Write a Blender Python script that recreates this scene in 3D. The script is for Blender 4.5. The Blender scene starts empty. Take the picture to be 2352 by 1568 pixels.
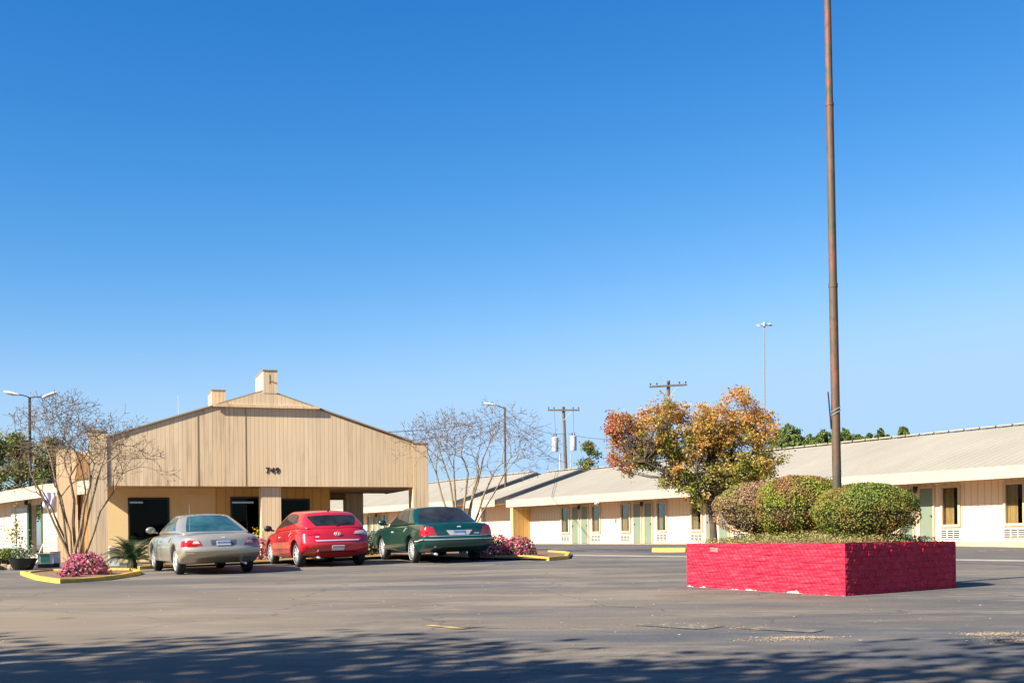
import bpy, math, random
import numpy as np
from mathutils import Vector, Matrix
random.seed(7); RS = np.random.RandomState(11)
S = bpy.context.scene; COL = S.collection
R = math.radians; PI = math.pi

# ------------------------------------------------------------------ camera
FPX, CX, HY, ROLL, CAMZ = 2800.0, 1176.0, 1239.0, R(0.585), 1.40   # photo measured at 2352 x 1568
cr, sr = math.cos(ROLL), math.sin(ROLL)
cd = bpy.data.cameras.new("camera"); cam = bpy.data.objects.new("camera", cd); COL.objects.link(cam)
cd.sensor_width = 36; cd.lens = 36 * FPX / 2352; cd.shift_y = (HY - 784) / 2352; cd.clip_end = 3000; cd.clip_start = 0.1
M = Matrix(((cr, sr, 0, 0), (0, 0, -1, 0), (-sr, cr, 0, CAMZ), (0, 0, 0, 1)))
cam.matrix_world = M
S.camera = cam

# ------------------------------------------------------------------ light
EL = R(35); TS = Vector((-.822, -.569)).normalized()                  # horizontal direction to the sun
w = bpy.data.worlds.new("World"); S.world = w; w.use_nodes = True
nt = w.node_tree; nt.nodes.clear()
sky = nt.nodes.new('ShaderNodeTexSky'); sky.sky_type = 'NISHITA'; sky.sun_disc = False
sky.sun_elevation = EL; sky.sun_rotation = math.atan2(TS.x, TS.y) % (2 * PI)
sky.air_density = 1.0; sky.dust_density = 0.6; sky.ozone_density = 3.0
sp_ = nt.nodes.new('ShaderNodeSeparateColor'); cb0 = nt.nodes.new('ShaderNodeCombineColor'); nt.links.new(sky.outputs[0], sp_.inputs[0])
BGS = 0.065
for k_, (pw, mul, top_) in enumerate(((2.775, .0088, 2.95), (1.419, .0322, 4.5), (.942, .0755, 5.9))):    # film-like grading of the sky, channel by channel
    a_ = nt.nodes.new('ShaderNodeMath'); a_.operation = 'SMOOTH_MIN'; a_.inputs[1].default_value = top_; a_.inputs[2].default_value = 1.0; nt.links.new(sp_.outputs[k_], a_.inputs[0])
    b_ = nt.nodes.new('ShaderNodeMath'); b_.operation = 'POWER'; b_.inputs[1].default_value = pw; nt.links.new(a_.outputs[0], b_.inputs[0])
    c_ = nt.nodes.new('ShaderNodeMath'); c_.operation = 'MULTIPLY'; c_.inputs[1].default_value = mul / BGS; nt.links.new(b_.outputs[0], c_.inputs[0]); nt.links.new(c_.outputs[0], cb0.inputs[k_])
bg = nt.nodes.new('ShaderNodeBackground'); bg.inputs[1].default_value = BGS * 1.07
wo = nt.nodes.new('ShaderNodeOutputWorld'); nt.links.new(cb0.outputs[0], bg.inputs[0]); nt.links.new(bg.outputs[0], wo.inputs[0])
sl = bpy.data.lights.new("sun", 'SUN'); sl.energy = 5.0; sl.angle = R(0.5); sl.color = (1, .93, .82)
so = bpy.data.objects.new("sun", sl); COL.objects.link(so)
so.location = (-40, -30, 60)
so.rotation_euler = Vector((-TS.x * math.cos(EL), -TS.y * math.cos(EL), -math.sin(EL))).to_track_quat('-Z', 'Y').to_euler()
S.view_settings.view_transform = 'Standard'; S.view_settings.look = 'None'
S.view_settings.exposure = 1.3; S.view_settings.gamma = 1.0
S.cycles.max_bounces = 8; S.cycles.transparent_max_bounces = 24
S.cycles.use_denoising = True

# ------------------------------------------------------------------ ground shape and photo geometry
_gy = np.array([-400, -60, 0, 19.4, 30.4, 33, 48, 68, 80, 900]); _gz = np.array([-.6, -.6, 0, .45, .66, .72, 1.08, 1.14, 1.16, 1.2])
def gz(x, y):
    g = float(np.interp(y, _gy, _gz))
    k = min(max((y - 20) / 9, 0), 1); k = k * k * (3 - 2 * k)
    k *= 1 - min(max((y - 42) / 6, 0), 1)
    return g + k * min(max(.013 * (x + 3), -.13), .05)
def P(px, py, Y):                                                     # a photo pixel at a given distance -> the point in the place
    u, v = (px - CX) / FPX, (HY - py) / FPX
    return Vector((Y * (u * cr + v * sr), Y, CAMZ + Y * (-u * sr + v * cr)))
def G(px, py):                                                        # a photo pixel -> point on the ground
    lo, hi = 4.0, 200.0
    for _ in range(50):
        m = (lo + hi) / 2; p = P(px, py, m)
        if p.z > gz(p.x, p.y): lo = m
        else: hi = m
    p = P(px, py, lo); return Vector((p.x, p.y, gz(p.x, p.y)))
def XY(px, Y):
    x = (px - CX) / FPX * Y
    return Vector((x, Y, gz(x, Y)))

# ------------------------------------------------------------------ materials
def N(nt, typ, **kw):
    n = nt.nodes.new(typ)
    for k, v in kw.items():
        if k.startswith('i_'): n.inputs[k[2:].replace('_', ' ')].default_value = v
        else: setattr(n, k, v)
    return n
def rgb(c): return (c[0], c[1], c[2], 1)
def newmat(name):
    m = bpy.data.materials.new(name); m.use_nodes = True
    return m, m.node_tree, m.node_tree.nodes['Principled BSDF']
def ramp(nt, fac, stops):
    r = nt.nodes.new('ShaderNodeValToRGB'); e = r.color_ramp.elements
    while len(e) < len(stops): e.new(.5)
    for q, (p, c) in zip(e, stops): q.position = p; q.color = rgb(c)
    nt.links.new(fac, r.inputs[0]); return r.outputs[0]
def noise(nt, scale, detail=4, rough=.6, stretch=(1, 1, 1), coord='Object', off=(0, 0, 0)):
    tc = nt.nodes.new('ShaderNodeTexCoord'); mp = nt.nodes.new('ShaderNodeMapping')
    mp.inputs['Scale'].default_value = stretch; mp.inputs['Location'].default_value = off
    n = N(nt, 'ShaderNodeTexNoise', i_Scale=scale, i_Detail=detail, i_Roughness=rough)
    nt.links.new(tc.outputs[coord], mp.inputs[0]); nt.links.new(mp.outputs[0], n.inputs['Vector'])
    return n.outputs['Fac']
def mixc(nt, fac, a, b, mode='MIX'):
    m = nt.nodes.new('ShaderNodeMix'); m.data_type = 'RGBA'; m.blend_type = mode
    if isinstance(fac, (int, float)): m.inputs[0].default_value = fac
    else: nt.links.new(fac, m.inputs[0])
    for k, s in ((6, a), (7, b)):
        if isinstance(s, tuple): m.inputs[k].default_value = rgb(s)
        else: nt.links.new(s, m.inputs[k])
    return m.outputs[2]
def mth(nt, op, a, b=None, c=None):
    m = nt.nodes.new('ShaderNodeMath'); m.operation = op
    for k, s in enumerate((a, b, c)):
        if s is None: continue
        if isinstance(s, (int, float)): m.inputs[k].default_value = s
        else: nt.links.new(s, m.inputs[k])
    return m.outputs[0]
def bump(nt, b, height, strength=.3, dist=.02):
    n = N(nt, 'ShaderNodeBump', i_Strength=strength, i_Distance=dist)
    nt.links.new(height, n.inputs['Height']); nt.links.new(n.outputs[0], b.inputs['Normal'])
def simple(name, c, rough=.7, c2=None, scale=6, metal=0, coat=0, bmp=0, spec=.5, stretch=(1, 1, 1)):
    m, nt, b = newmat(name)
    b.inputs['Roughness'].default_value = rough; b.inputs['Metallic'].default_value = metal
    b.inputs['Coat Weight'].default_value = coat; b.inputs['Coat Roughness'].default_value = .04
    b.inputs['Specular IOR Level'].default_value = spec
    f = noise(nt, scale, stretch=stretch)
    c2 = c2 or tuple(x * .82 for x in c)
    nt.links.new(ramp(nt, f, [(.32, c2), (.68, c)]), b.inputs['Base Color'])
    if bmp: bump(nt, b, f, bmp, .01)
    return m
def siding(name, c, cdark, pitch=.2, stain=.6, stainc=(.10, .065, .035)):
    m, nt, b = newmat(name); b.inputs['Roughness'].default_value = .85
    tc = nt.nodes.new('ShaderNodeTexCoord'); sp = nt.nodes.new('ShaderNodeSeparateXYZ'); nt.links.new(tc.outputs['Object'], sp.inputs[0])
    q = mth(nt, 'FRACT', mth(nt, 'DIVIDE', mth(nt, 'ADD', sp.outputs[0], sp.outputs[1]), pitch))
    gro = mth(nt, 'LESS_THAN', mth(nt, 'ABSOLUTE', mth(nt, 'SUBTRACT', q, .5)), .065)
    board = mth(nt, 'FLOOR', mth(nt, 'ADD', mth(nt, 'DIVIDE', mth(nt, 'ADD', sp.outputs[0], sp.outputs[1]), pitch), .5))
    wn = N(nt, 'ShaderNodeTexWhiteNoise', noise_dimensions='1D'); nt.links.new(board, wn.inputs['W'])
    sheet = N(nt, 'ShaderNodeTexWhiteNoise', noise_dimensions='1D')
    nt.links.new(mth(nt, 'FLOOR', mth(nt, 'DIVIDE', mth(nt, 'ADD', sp.outputs[0], sp.outputs[1]), 1.42)), sheet.inputs['W'])
    st = noise(nt, 2.2, 6, .65, (3.5, 3.5, .22))
    big = noise(nt, .6, 4, .6, (1, 1, .6), off=(3, 1, 7))
    base = mixc(nt, mth(nt, 'MULTIPLY', mth(nt, 'ADD', wn.outputs['Value'], sheet.outputs['Value']), .42), c, cdark)
    sm = N(nt, 'ShaderNodeMapRange', i_From_Min=.44, i_From_Max=.74, i_To_Min=0, i_To_Max=stain); nt.links.new(st, sm.inputs['Value'])
    bm_ = N(nt, 'ShaderNodeMapRange', i_From_Min=.4, i_From_Max=.7, i_To_Min=0.15, i_To_Max=1); nt.links.new(big, bm_.inputs['Value'])
    base = mixc(nt, mth(nt, 'MULTIPLY', sm.outputs[0], bm_.outputs[0]), base, stainc)
    base = mixc(nt, mth(nt, 'MULTIPLY', gro, .34), base, tuple(x * .28 for x in cdark))
    nt.links.new(base, b.inputs['Base Color'])
    bump(nt, b, mth(nt, 'SUBTRACT', mth(nt, 'MULTIPLY', st, .15), gro), .6, .012)
    return m
def leafmat(name, stops, clump=None, clump_scale=1.2, transl=.25, rough=.55):
    m, nt, b = newmat(name)
    g = nt.nodes.new('ShaderNodeNewGeometry')
    col = ramp(nt, g.outputs['Random Per Island'], stops)
    if clump:
        f = noise(nt, clump_scale, 3, .55)
        mr = N(nt, 'ShaderNodeMapRange', i_From_Min=.42, i_From_Max=.58); nt.links.new(f, mr.inputs['Value'])
        col = mixc(nt, mr.outputs[0], col, ramp(nt, g.outputs['Random Per Island'], clump))
    b.inputs['Roughness'].default_value = rough; b.inputs['Specular IOR Level'].default_value = .35
    nt.links.new(col, b.inputs['Base Color'])
    t = nt.nodes.new('ShaderNodeBsdfTranslucent'); nt.links.new(col, t.inputs[0])
    mx = nt.nodes.new('ShaderNodeMixShader'); mx.inputs[0].default_value = transl
    out = nt.nodes['Material Output']
    nt.links.new(b.outputs[0], mx.inputs[1]); nt.links.new(t.outputs[0], mx.inputs[2]); nt.links.new(mx.outputs[0], out.inputs[0])
    return m
def glassmat(name, tint=(.75, .8, .8), refl=.12, rough=.02):
    m, nt, b = newmat(name); nt.nodes.remove(b)
    tr = nt.nodes.new('ShaderNodeBsdfTransparent'); tr.inputs[0].default_value = rgb(tint)
    gl = N(nt, 'ShaderNodeBsdfGlossy', i_Roughness=rough)
    fr = N(nt, 'ShaderNodeFresnel', i_IOR=1.5)
    mx = nt.nodes.new('ShaderNodeMixShader')
    nt.links.new(mth(nt, 'ADD', mth(nt, 'MULTIPLY', fr.outputs[0], .5), refl - .03), mx.inputs[0])
    nt.links.new(tr.outputs[0], mx.inputs[1]); nt.links.new(gl.outputs[0], mx.inputs[2])
    nt.links.new(mx.outputs[0], nt.nodes['Material Output'].inputs[0]); return m

def asphalt():
    m, nt, b = newmat('asphalt'); b.inputs['Roughness'].default_value = .88; b.inputs['Specular IOR Level'].default_value = .3
    patch = noise(nt, .11, 5, .6, (1, 1.5, 1)); grain = noise(nt, 34, 3, .8); mid = noise(nt, 1.1, 6, .7, (.35, 1.3, 1))
    drive = noise(nt, .16, 4, .6, (.55, 2.2, 1), off=(11, 4, 0))
    col = ramp(nt, patch, [(.36, (.080, .072, .062)), (.5, (.138, .112, .084)), (.64, (.195, .154, .108))])
    col = mixc(nt, ramp(nt, drive, [(.44, (0, 0, 0)), (.60, (.9, .9, .9))]), col, (.072, .075, .080))
    col = mixc(nt, ramp(nt, mid, [(.46, (0, 0, 0)), (.72, (.75, .75, .75))]), col, (.20, .168, .13))
    col = mixc(nt, .5, col, ramp(nt, grain, [(.3, (.20, .20, .20)), (.7, (.80, .80, .80))]), 'OVERLAY')
    # sandy dust lying on the left part of the lot
    tcd = nt.nodes.new('ShaderNodeTexCoord'); spd = nt.nodes.new('ShaderNodeSeparateXYZ'); nt.links.new(tcd.outputs['Object'], spd.inputs[0])
    dx = N(nt, 'ShaderNodeMapRange', i_From_Min=1.0, i_From_Max=-5.0); nt.links.new(mth(nt, 'ADD', spd.outputs[0], mth(nt, 'MULTIPLY', patch, 3.0)), dx.inputs['Value'])
    dy = N(nt, 'ShaderNodeMapRange', i_From_Min=27.0, i_From_Max=17.0); nt.links.new(spd.outputs[1], dy.inputs['Value'])
    col = mixc(nt, mth(nt, 'MULTIPLY', mth(nt, 'MULTIPLY', dx.outputs[0], dy.outputs[0]), .7), col, mixc(nt, mid, (.17, .132, .088), (.29, .22, .142)))
    # oil drips and darker repair smears
    oil = noise(nt, .9, 3, .5, (1, 1, 1), off=(7, 2, 0)); blot = noise(nt, .33, 5, .75, (.5, 1.6, 1), off=(1, 9, 0))
    col = mixc(nt, ramp(nt, oil, [(.66, (0, 0, 0)), (.72, (.55, .55, .55))]), col, (.055, .050, .046))
    col = mixc(nt, ramp(nt, blot, [(.52, (0, 0, 0)), (.60, (.6, .6, .6))]), col, (.235, .195, .145))
    # fine cracks
    tc = nt.nodes.new('ShaderNodeTexCoord'); nz = N(nt, 'ShaderNodeTexNoise', i_Scale=1.2, i_Detail=5)
    nt.links.new(tc.outputs['Object'], nz.inputs['Vector'])
    vm = mixc(nt, .35, tc.outputs['Object'], nz.outputs['Color'], 'LINEAR_LIGHT')
    vo = N(nt, 'ShaderNodeTexVoronoi', feature='DISTANCE_TO_EDGE', i_Scale=.28); nt.links.new(vm, vo.inputs['Vector'])
    ck = mth(nt, 'MULTIPLY', mth(nt, 'LESS_THAN', vo.outputs[0], .0045), mth(nt, 'GREATER_THAN', patch, .46))
    col = mixc(nt, mth(nt, 'MULTIPLY', ck, .4), col, (.03, .028, .026))
    nt.links.new(col, b.inputs['Base Color'])
    bump(nt, b, mth(nt, 'ADD', grain, mth(nt, 'MULTIPLY', ck, -1.5)), .35, .012)
    return m
def pink_brick():
    m, nt, b = newmat('painted_brick'); b.inputs['Roughness'].default_value = .6; b.inputs['Specular IOR Level'].default_value = .2
    f = noise(nt, 3, 6, .7, (1, 1, 2.5)); f2 = noise(nt, 9, 6, .75, (1, 1, 2.2))
    col = ramp(nt, f, [(.3, (.33, .007, .026)), (.55, (.45, .016, .040)), (.75, (.52, .045, .070))])
    sc = N(nt, 'ShaderNodeMapRange', i_From_Min=.5, i_From_Max=.75, i_To_Max=.5); nt.links.new(f2, sc.inputs['Value'])
    col = mixc(nt, sc.outputs[0], col, (.56, .10, .11))
    tc = nt.nodes.new('ShaderNodeTexCoord'); sp = nt.nodes.new('ShaderNodeSeparateXYZ'); nt.links.new(tc.outputs['Object'], sp.inputs[0])
    edge = noise(nt, 4, 5, .7, (1, 1, .2), off=(2, 5, 1))
    at = nt.nodes.new('ShaderNodeAttribute'); at.attribute_name = 'h0'
    bare = mth(nt, 'LESS_THAN', at.outputs['Fac'], mth(nt, 'MULTIPLY', mth(nt, 'SUBTRACT', edge, .49), .20))
    col = mixc(nt, bare, col, (.62, .55, .44))
    at2 = nt.nodes.new('ShaderNodeAttribute'); at2.attribute_name = 'chip'
    col = mixc(nt, mth(nt, 'GREATER_THAN', at2.outputs['Fac'], .5), col, (.40, .13, .12))
    nt.links.new(col, b.inputs['Base Color']); bump(nt, b, f2, .35, .01); return m
def metal_roof():
    m, nt, b = newmat('ribbed_metal_roof'); b.inputs['Roughness'].default_value = .6
    f = noise(nt, .5, 6, .65, (1, .3, 1)); f2 = noise(nt, 5, 5, .7, (1.5, .15, 1))
    col = ramp(nt, f, [(.3, (.275, .245, .185)), (.7, (.335, .30, .23))])
    col = mixc(nt, ramp(nt, f2, [(.55, (0, 0, 0)), (.8, (.45, .45, .45))]), col, (.215, .175, .125))
    nt.links.new(col, b.inputs['Base Color']); return m
def rusty():
    m, nt, b = newmat('rusted_painted_pipe'); b.inputs['Roughness'].default_value = .65
    f = noise(nt, 2.4, 6, .72, (1.6, 1.6, .5)); f2 = noise(nt, .55, 4, .6, (.2, .2, 1), off=(4, 4, 2)); f3 = noise(nt, 14, 4, .7, (1, 1, .35))
    col = ramp(nt, f, [(.36, (.040, .030, .016)), (.46, (.095, .072, .038)), (.52, (.22, .050, .020)), (.64, (.20, .11, .06))])
    col = mixc(nt, ramp(nt, f2, [(.42, (0, 0, 0)), (.6, (.75, .75, .75))]), col, (.062, .060, .034))
    col = mixc(nt, ramp(nt, f3, [(.55, (0, 0, 0)), (.7, (.8, .8, .8))]), col, (.03, .02, .014))
    nt.links.new(col, b.inputs['Base Color']); bump(nt, b, f3, .3, .01); return m

MT = {}
MT['asphalt'] = asphalt(); MT['brick'] = pink_brick(); MT['roof'] = metal_roof(); MT['rust'] = rusty()
MT['ply'] = siding('weathered_tan_plywood', (.76, .57, .345), (.60, .425, .245), .135, 1.0, (.24, .15, .085))
MT['wallsiding'] = siding('cream_siding', (.74, .55, .36), (.71, .52, .335), .3, .12, (.45, .28, .13))
MT['fascia'] = simple('cream_fascia', (.47, .385, .29), .8, (.38, .30, .21), 1.6, stretch=(1, 1, 3))
MT['stucco'] = simple('cream_stucco', (.82, .60, .30), .9, (.75, .53, .25), 1.2, bmp=.1)
MT['white'] = simple('white_paint', (.72, .68, .60), .6, (.64, .59, .5), 3)
MT['trim'] = simple('cream_trim', (.52, .40, .27), .7, (.45, .34, .22), 4)
MT['soffit'] = simple('brown_soffit', (.34, .22, .11), .85, (.27, .17, .08), 3)
MT['eave'] = simple('ochre_eave_board', (.62, .40, .18), .85, (.54, .33, .14), 3); MT['ochre'] = siding('ochre_plywood', (.70, .44, .15), (.62, .38, .12), .3, .3)
MT['ribdark'] = siding('grey_ribbed_metal', (.46, .40, .31), (.38, .33, .25), .16, .4, (.06, .05, .04))
MT['door'] = simple('sage_green_door', (.165, .205, .14), .55, (.145, .18, .12), 2)
MT['doorframe'] = simple('dark_green_frame', (.05, .13, .06), .5)
MT['dark'] = simple('unlit_interior_black', (.012, .012, .014), .8)
MT['darkmetal'] = simple('dark_metal', (.03, .026, .024), .45, metal=.3)
MT['curtain'] = simple('tan_curtain', (.62, .46, .22), .9, (.42, .30, .13), 9, stretch=(3, 3, .2))
MT['glass'] = glassmat('window_glass', (.85, .84, .80), .04); MT['tint'] = glassmat('dark_window_glass', (.20, .20, .21), .02)
MT['grille'] = simple('grille_white', (.66, .63, .56), .6); MT['slot'] = simple('grille_slot', (.03, .03, .03), .7)
MT['yellow'] = simple('yellow_kerb_paint', (.66, .40, .045), .7, (.46, .29, .06), 7, bmp=.2)
MT['conc'] = simple('concrete', (.40, .345, .27), .9, (.30, .25, .19), 2.5, bmp=.15)
MT['walk'] = simple('tan_walkway', (.50, .38, .24), .9, (.40, .29, .17), 2.5, bmp=.15); MT['gutter'] = simple('pale_concrete_strip', (.36, .31, .25), .9, (.26, .22, .18), 2, bmp=.15)
MT['darkasphalt'] = simple('older_asphalt', (.115, .10, .085), .9, (.075, .066, .058), .8, stretch=(.5, 2, 1))
MT['soil'] = simple('leaf_litter_soil', (.24, .14, .07), .95, (.12, .07, .035), 9, bmp=.4)
MT['bark'] = simple('smooth_tan_bark', (.28, .195, .115), .8, (.16, .11, .065), 7, stretch=(1, 1, .25), bmp=.15)
MT['twig'] = simple('grey_brown_twig', (.185, .125, .08), .85, (.115, .078, .05), 8)
MT['barkdark'] = simple('dark_bark', (.11, .075, .048), .9, (.055, .038, .026), 9, stretch=(1, 1, .25), bmp=.4)
MT['polewood'] = simple('weathered_pole_wood', (.16, .125, .085), .9, (.09, .07, .05), 5, stretch=(1, 1, .15))
MT['galv'] = simple('galvanised_metal', (.50, .53, .54), .45, (.42, .45, .47), 4, metal=.4)
MT['lampwhite'] = simple('white_lamp_housing', (.66, .66, .64), .4)
MT['transf'] = simple('pale_grey_transformer', (.52, .52, .49), .5, (.44, .43, .4), 5)
MT['tyre'] = simple('tyre_rubber', (.014, .014, .015), .8)
MT['rim'] = simple('alloy_rim', (.62, .61, .60), .35, (.52, .51, .50), 5, metal=.35)
MT['chrome'] = simple('chrome', (.80, .80, .80), .28, (.74, .74, .74), 3, metal=.45)
MT['red_lens'] = simple('red_lens', (.42, .008, .012), .15, (.34, .006, .01), 9, coat=1)
MT['clear_and_glare_lens'] = simple('clear_and_glare_lens', (.62, .50, .50), .12, (.5, .42, .42), 20, coat=1)
MT['blackplastic'] = simple('black_plastic', (.018, .018, .019), .5)
MT['plate'] = simple('number_plate_white', (.62, .64, .66), .4); MT['plateblue'] = simple('number_plate_blue', (.09, .15, .34), .4, (.2, .27, .45), 30)
def paint(name, c, metal):
    m = simple(name, c, .28, tuple(x * .93 for x in c), 2, metal=metal, coat=1.0); return m
MT['silver'] = paint('silver_beige_paint', (.47, .425, .325), .5)
MT['red'] = paint('red_paint', (.52, .016, .028), .15)
MT['green'] = paint('dark_green_paint', (.005, .056, .042), .3)

# ------------------------------------------------------------------ mesh helpers
class MB:
    def __init__(s): s.v = []; s.f = []
    def add(s, vs, fs):
        o = len(s.v); s.v += [tuple(q) for q in vs]; s.f += [tuple(i + o for i in f) for f in fs]; return s
    def box(s, x0, x1, y0, y1, z0, z1, bev=0.0):
        if bev > 0:
            b = bev; V = []
            for (zz, ins) in ((z0, b), (z0 + b, 0), (z1 - b, 0), (z1, b)):
                V += [(x0 + ins, y0 + b, zz), (x0 + b, y0 + ins, zz), (x1 - b, y0 + ins, zz), (x1 - ins, y0 + b, zz),
                      (x1 - ins, y1 - b, zz), (x1 - b, y1 - ins, zz), (x0 + b, y1 - ins, zz), (x0 + ins, y1 - b, zz)]
            F = [tuple(range(7, -1, -1)), tuple(range(24, 32))]
            for k in range(3):
                for i in range(8):
                    j = (i + 1) % 8; F.append((k * 8 + i, k * 8 + j, k * 8 + 8 + j, k * 8 + 8 + i))
            return s.add(V, F)
        return s.add([(x0, y0, z0), (x1, y0, z0), (x1, y1, z0), (x0, y1, z0), (x0, y0, z1), (x1, y0, z1), (x1, y1, z1), (x0, y1, z1)],
                     [(3, 2, 1, 0), (4, 5, 6, 7), (0, 1, 5, 4), (1, 2, 6, 5), (2, 3, 7, 6), (3, 0, 4, 7)])
    def prism(s, poly, axis, a, b):                                    # polygon in the two other axes, extruded along axis
        n = len(poly)
        def mk(p, q, t): return {'x': (t, p, q), 'y': (p, t, q), 'z': (p, q, t)}[axis]
        V = [mk(p, q, a) for p, q in poly] + [mk(p, q, b) for p, q in poly]
        F = [tuple(range(n))[::-1], tuple(range(n, 2 * n))] + [(i, (i + 1) % n, n + (i + 1) % n, n + i) for i in range(n)]
        return s.add(V, F)
    def tube(s, pts, rad, n=6, cap=True):
        pts = [Vector(p) for p in pts]; m = len(pts)
        if not hasattr(rad, '__len__'): rad = [rad] * m
        V = []; prev = None
        for i, p in enumerate(pts):
            d = (pts[min(i + 1, m - 1)] - pts[max(i - 1, 0)]).normalized()
            if prev is None:
                u = d.orthogonal().normalized()
            else:
                u = (prev - d * prev.dot(d)); u = u.normalized() if u.length > 1e-6 else d.orthogonal().normalized()
            prev = u; v = d.cross(u)
            for k in range(n):
                a = 2 * PI * k / n; V.append(p + (u * math.cos(a) + v * math.sin(a)) * rad[i])
        F = [(i * n + k, i * n + (k + 1) % n, (i + 1) * n + (k + 1) % n, (i + 1) * n + k) for i in range(m - 1) for k in range(n)]
        if cap: F += [tuple(range(n))[::-1], tuple(range((m - 1) * n, m * n))]
        return s.add(V, F)
    def lathe(s, prof, n=20, axis='z', c=(0, 0, 0)):
        V = []
        for r, h in prof:
            for k in range(n):
                a = 2 * PI * k / n; q = (r * math.cos(a), r * math.sin(a), h)
                if axis == 'y': q = (q[0], q[2], q[1])
                V.append((q[0] + c[0], q[1] + c[1], q[2] + c[2]))
        m = len(prof)
        F = [(i * n + k, i * n + (k + 1) % n, (i + 1) * n + (k + 1) % n, (i + 1) * n + k) for i in range(m - 1) for k in range(n)]
        return s.add(V, F)
    def ell(s, c, r, nu=10, nv=7):
        V = []; F = []
        for i in range(nv + 1):
            t = PI * i / nv
            for k in range(nu):
                a = 2 * PI * k / nu
                V.append((c[0] + r[0] * math.sin(t) * math.cos(a), c[1] + r[1] * math.sin(t) * math.sin(a), c[2] + r[2] * math.cos(t)))
        for i in range(nv):
            for k in range(nu): F.append((i * nu + k, (i + 1) * nu + k, (i + 1) * nu + (k + 1) % nu, i * nu + (k + 1) % nu))
        return s.add(V, F)
    def build(s, name, mat, parent=None, smooth=False):
        me = bpy.data.meshes.new(name); me.from_pydata(s.v, [], s.f)
        me.materials.append(MT[mat] if isinstance(mat, str) else mat)
        if smooth: me.polygons.foreach_set('use_smooth', [True] * len(me.polygons))
        me.update(); o = bpy.data.objects.new(name, me); COL.objects.link(o)
        if parent: o.parent = parent
        return o
def angle_smooth(o, deg=35):
    me = o.data; me.polygons.foreach_set('use_smooth', [True] * len(me.polygons))
    me.set_sharp_from_angle(angle=R(deg)); return o
def tag(o, label=None, cat=None, group=None, kind=None):
    if label: o['label'] = label
    if cat: o['category'] = cat
    if group: o['group'] = group
    if kind: o['kind'] = kind
    return o
def empty(name, loc, rz=0, label=None, cat=None, group=None):
    o = bpy.data.objects.new(name, None); COL.objects.link(o); o.empty_display_size = .3
    o.location = loc; o.rotation_euler = (0, 0, rz); return tag(o, label, cat, group)
def copy_tree(o, parent=None):
    c = o.copy(); COL.objects.link(c)
    if parent: c.parent = parent
    for ch in list(o.children): copy_tree(ch, c)
    return c
def bulk(name, V, F, mat, parent=None):                                # V (n,3) float array, F (m,4) int array
    me = bpy.data.meshes.new(name); n, m = len(V), len(F); k = F.shape[1]
    me.vertices.add(n); me.vertices.foreach_set('co', np.asarray(V, np.float32).ravel())
    me.loops.add(m * k); me.loops.foreach_set('vertex_index', np.asarray(F, np.int32).ravel())
    me.polygons.add(m); me.polygons.foreach_set('loop_start', np.arange(0, m * k, k, dtype=np.int32))
    me.update(calc_edges=True); me.validate()
    me.materials.append(MT[mat] if isinstance(mat, str) else mat)
    o = bpy.data.objects.new(name, me); COL.objects.link(o)
    if parent: o.parent = parent
    return o
def leaf_arrays(C, size, nrm=None, jit=1.0, aspect=.55):
    n = len(C); d = RS.normal(size=(n, 3))
    if nrm is not None: d = nrm + d * jit
    d /= np.linalg.norm(d, axis=1)[:, None] + 1e-9
    a = RS.normal(size=(n, 3)); a -= d * (a * d).sum(1)[:, None]; a /= np.linalg.norm(a, axis=1)[:, None] + 1e-9
    b = np.cross(d, a); sz = np.asarray(size).reshape(-1, 1) * np.ones((n, 1))
    V = np.stack([C - a * sz * .5, C + b * sz * aspect * .5 + d * sz * .06, C + a * sz * .5, C - b * sz * aspect * .5 + d * sz * .06], 1).reshape(-1, 3)
    return V, np.arange(4 * n).reshape(-1, 4)
def leaves(name, C, size, mat, parent=None, nrm=None, jit=1.0, aspect=.55):
    V, F = leaf_arrays(np.asarray(C), size, nrm, jit, aspect); return bulk(name, V, F, mat, parent)

# ------------------------------------------------------------------ SETTING: ground sheet, strips, beds
xs = sorted(set(list(range(-40, 41)) + [-600, -300, -150, -90, -60, 60, 90, 150, 300, 600]))
ys = sorted(set(list(range(-12, 75)) + [-300, -120, -60, -30, 80, 100, 140, 200, 300, 500, 900]))
gm = MB(); nx = len(xs)
for y in ys:
    for x in xs: gm.v.append((x, y, gz(x, y)))
for j in range(len(ys) - 1):
    for i in range(nx - 1): gm.f.append((j * nx + i, j * nx + i + 1, (j + 1) * nx + i + 1, (j + 1) * nx + i))
tag(gm.build('ground', 'asphalt', smooth=True), kind='structure')
def strip(name, a, b, width, mat, lift=.006, n=40):
    a, b = Vector(a[:2]), Vector(b[:2]); d = (b - a).normalized(); q = Vector((-d.y, d.x)) * width / 2; m = MB()
    k = max(2, int((b - a).length * 1.5))
    for i in range(k + 1):
        for s in (-1, -.33, .33, 1):
            p = a + (b - a) * i / k + q * s; m.v.append((p.x, p.y, gz(p.x, p.y) + lift))
    for i in range(k):
        for j in range(3): m.f.append((i * 4 + j, i * 4 + j + 1, i * 4 + j + 5, i * 4 + j + 4))
    m.f = [f[::-1] for f in m.f]
    return tag(m.build(name, mat), kind='structure')
# pale concrete gutter across the lot, older asphalt in front of the rooms
g0, g1 = G(1300, 1275), G(2352, 1288); gd = (g1 - g0).normalized()
strip('gutter_strip', g0 - gd * 1.5, g1 + gd * 14, 1.0, 'gutter', .012)

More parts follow.
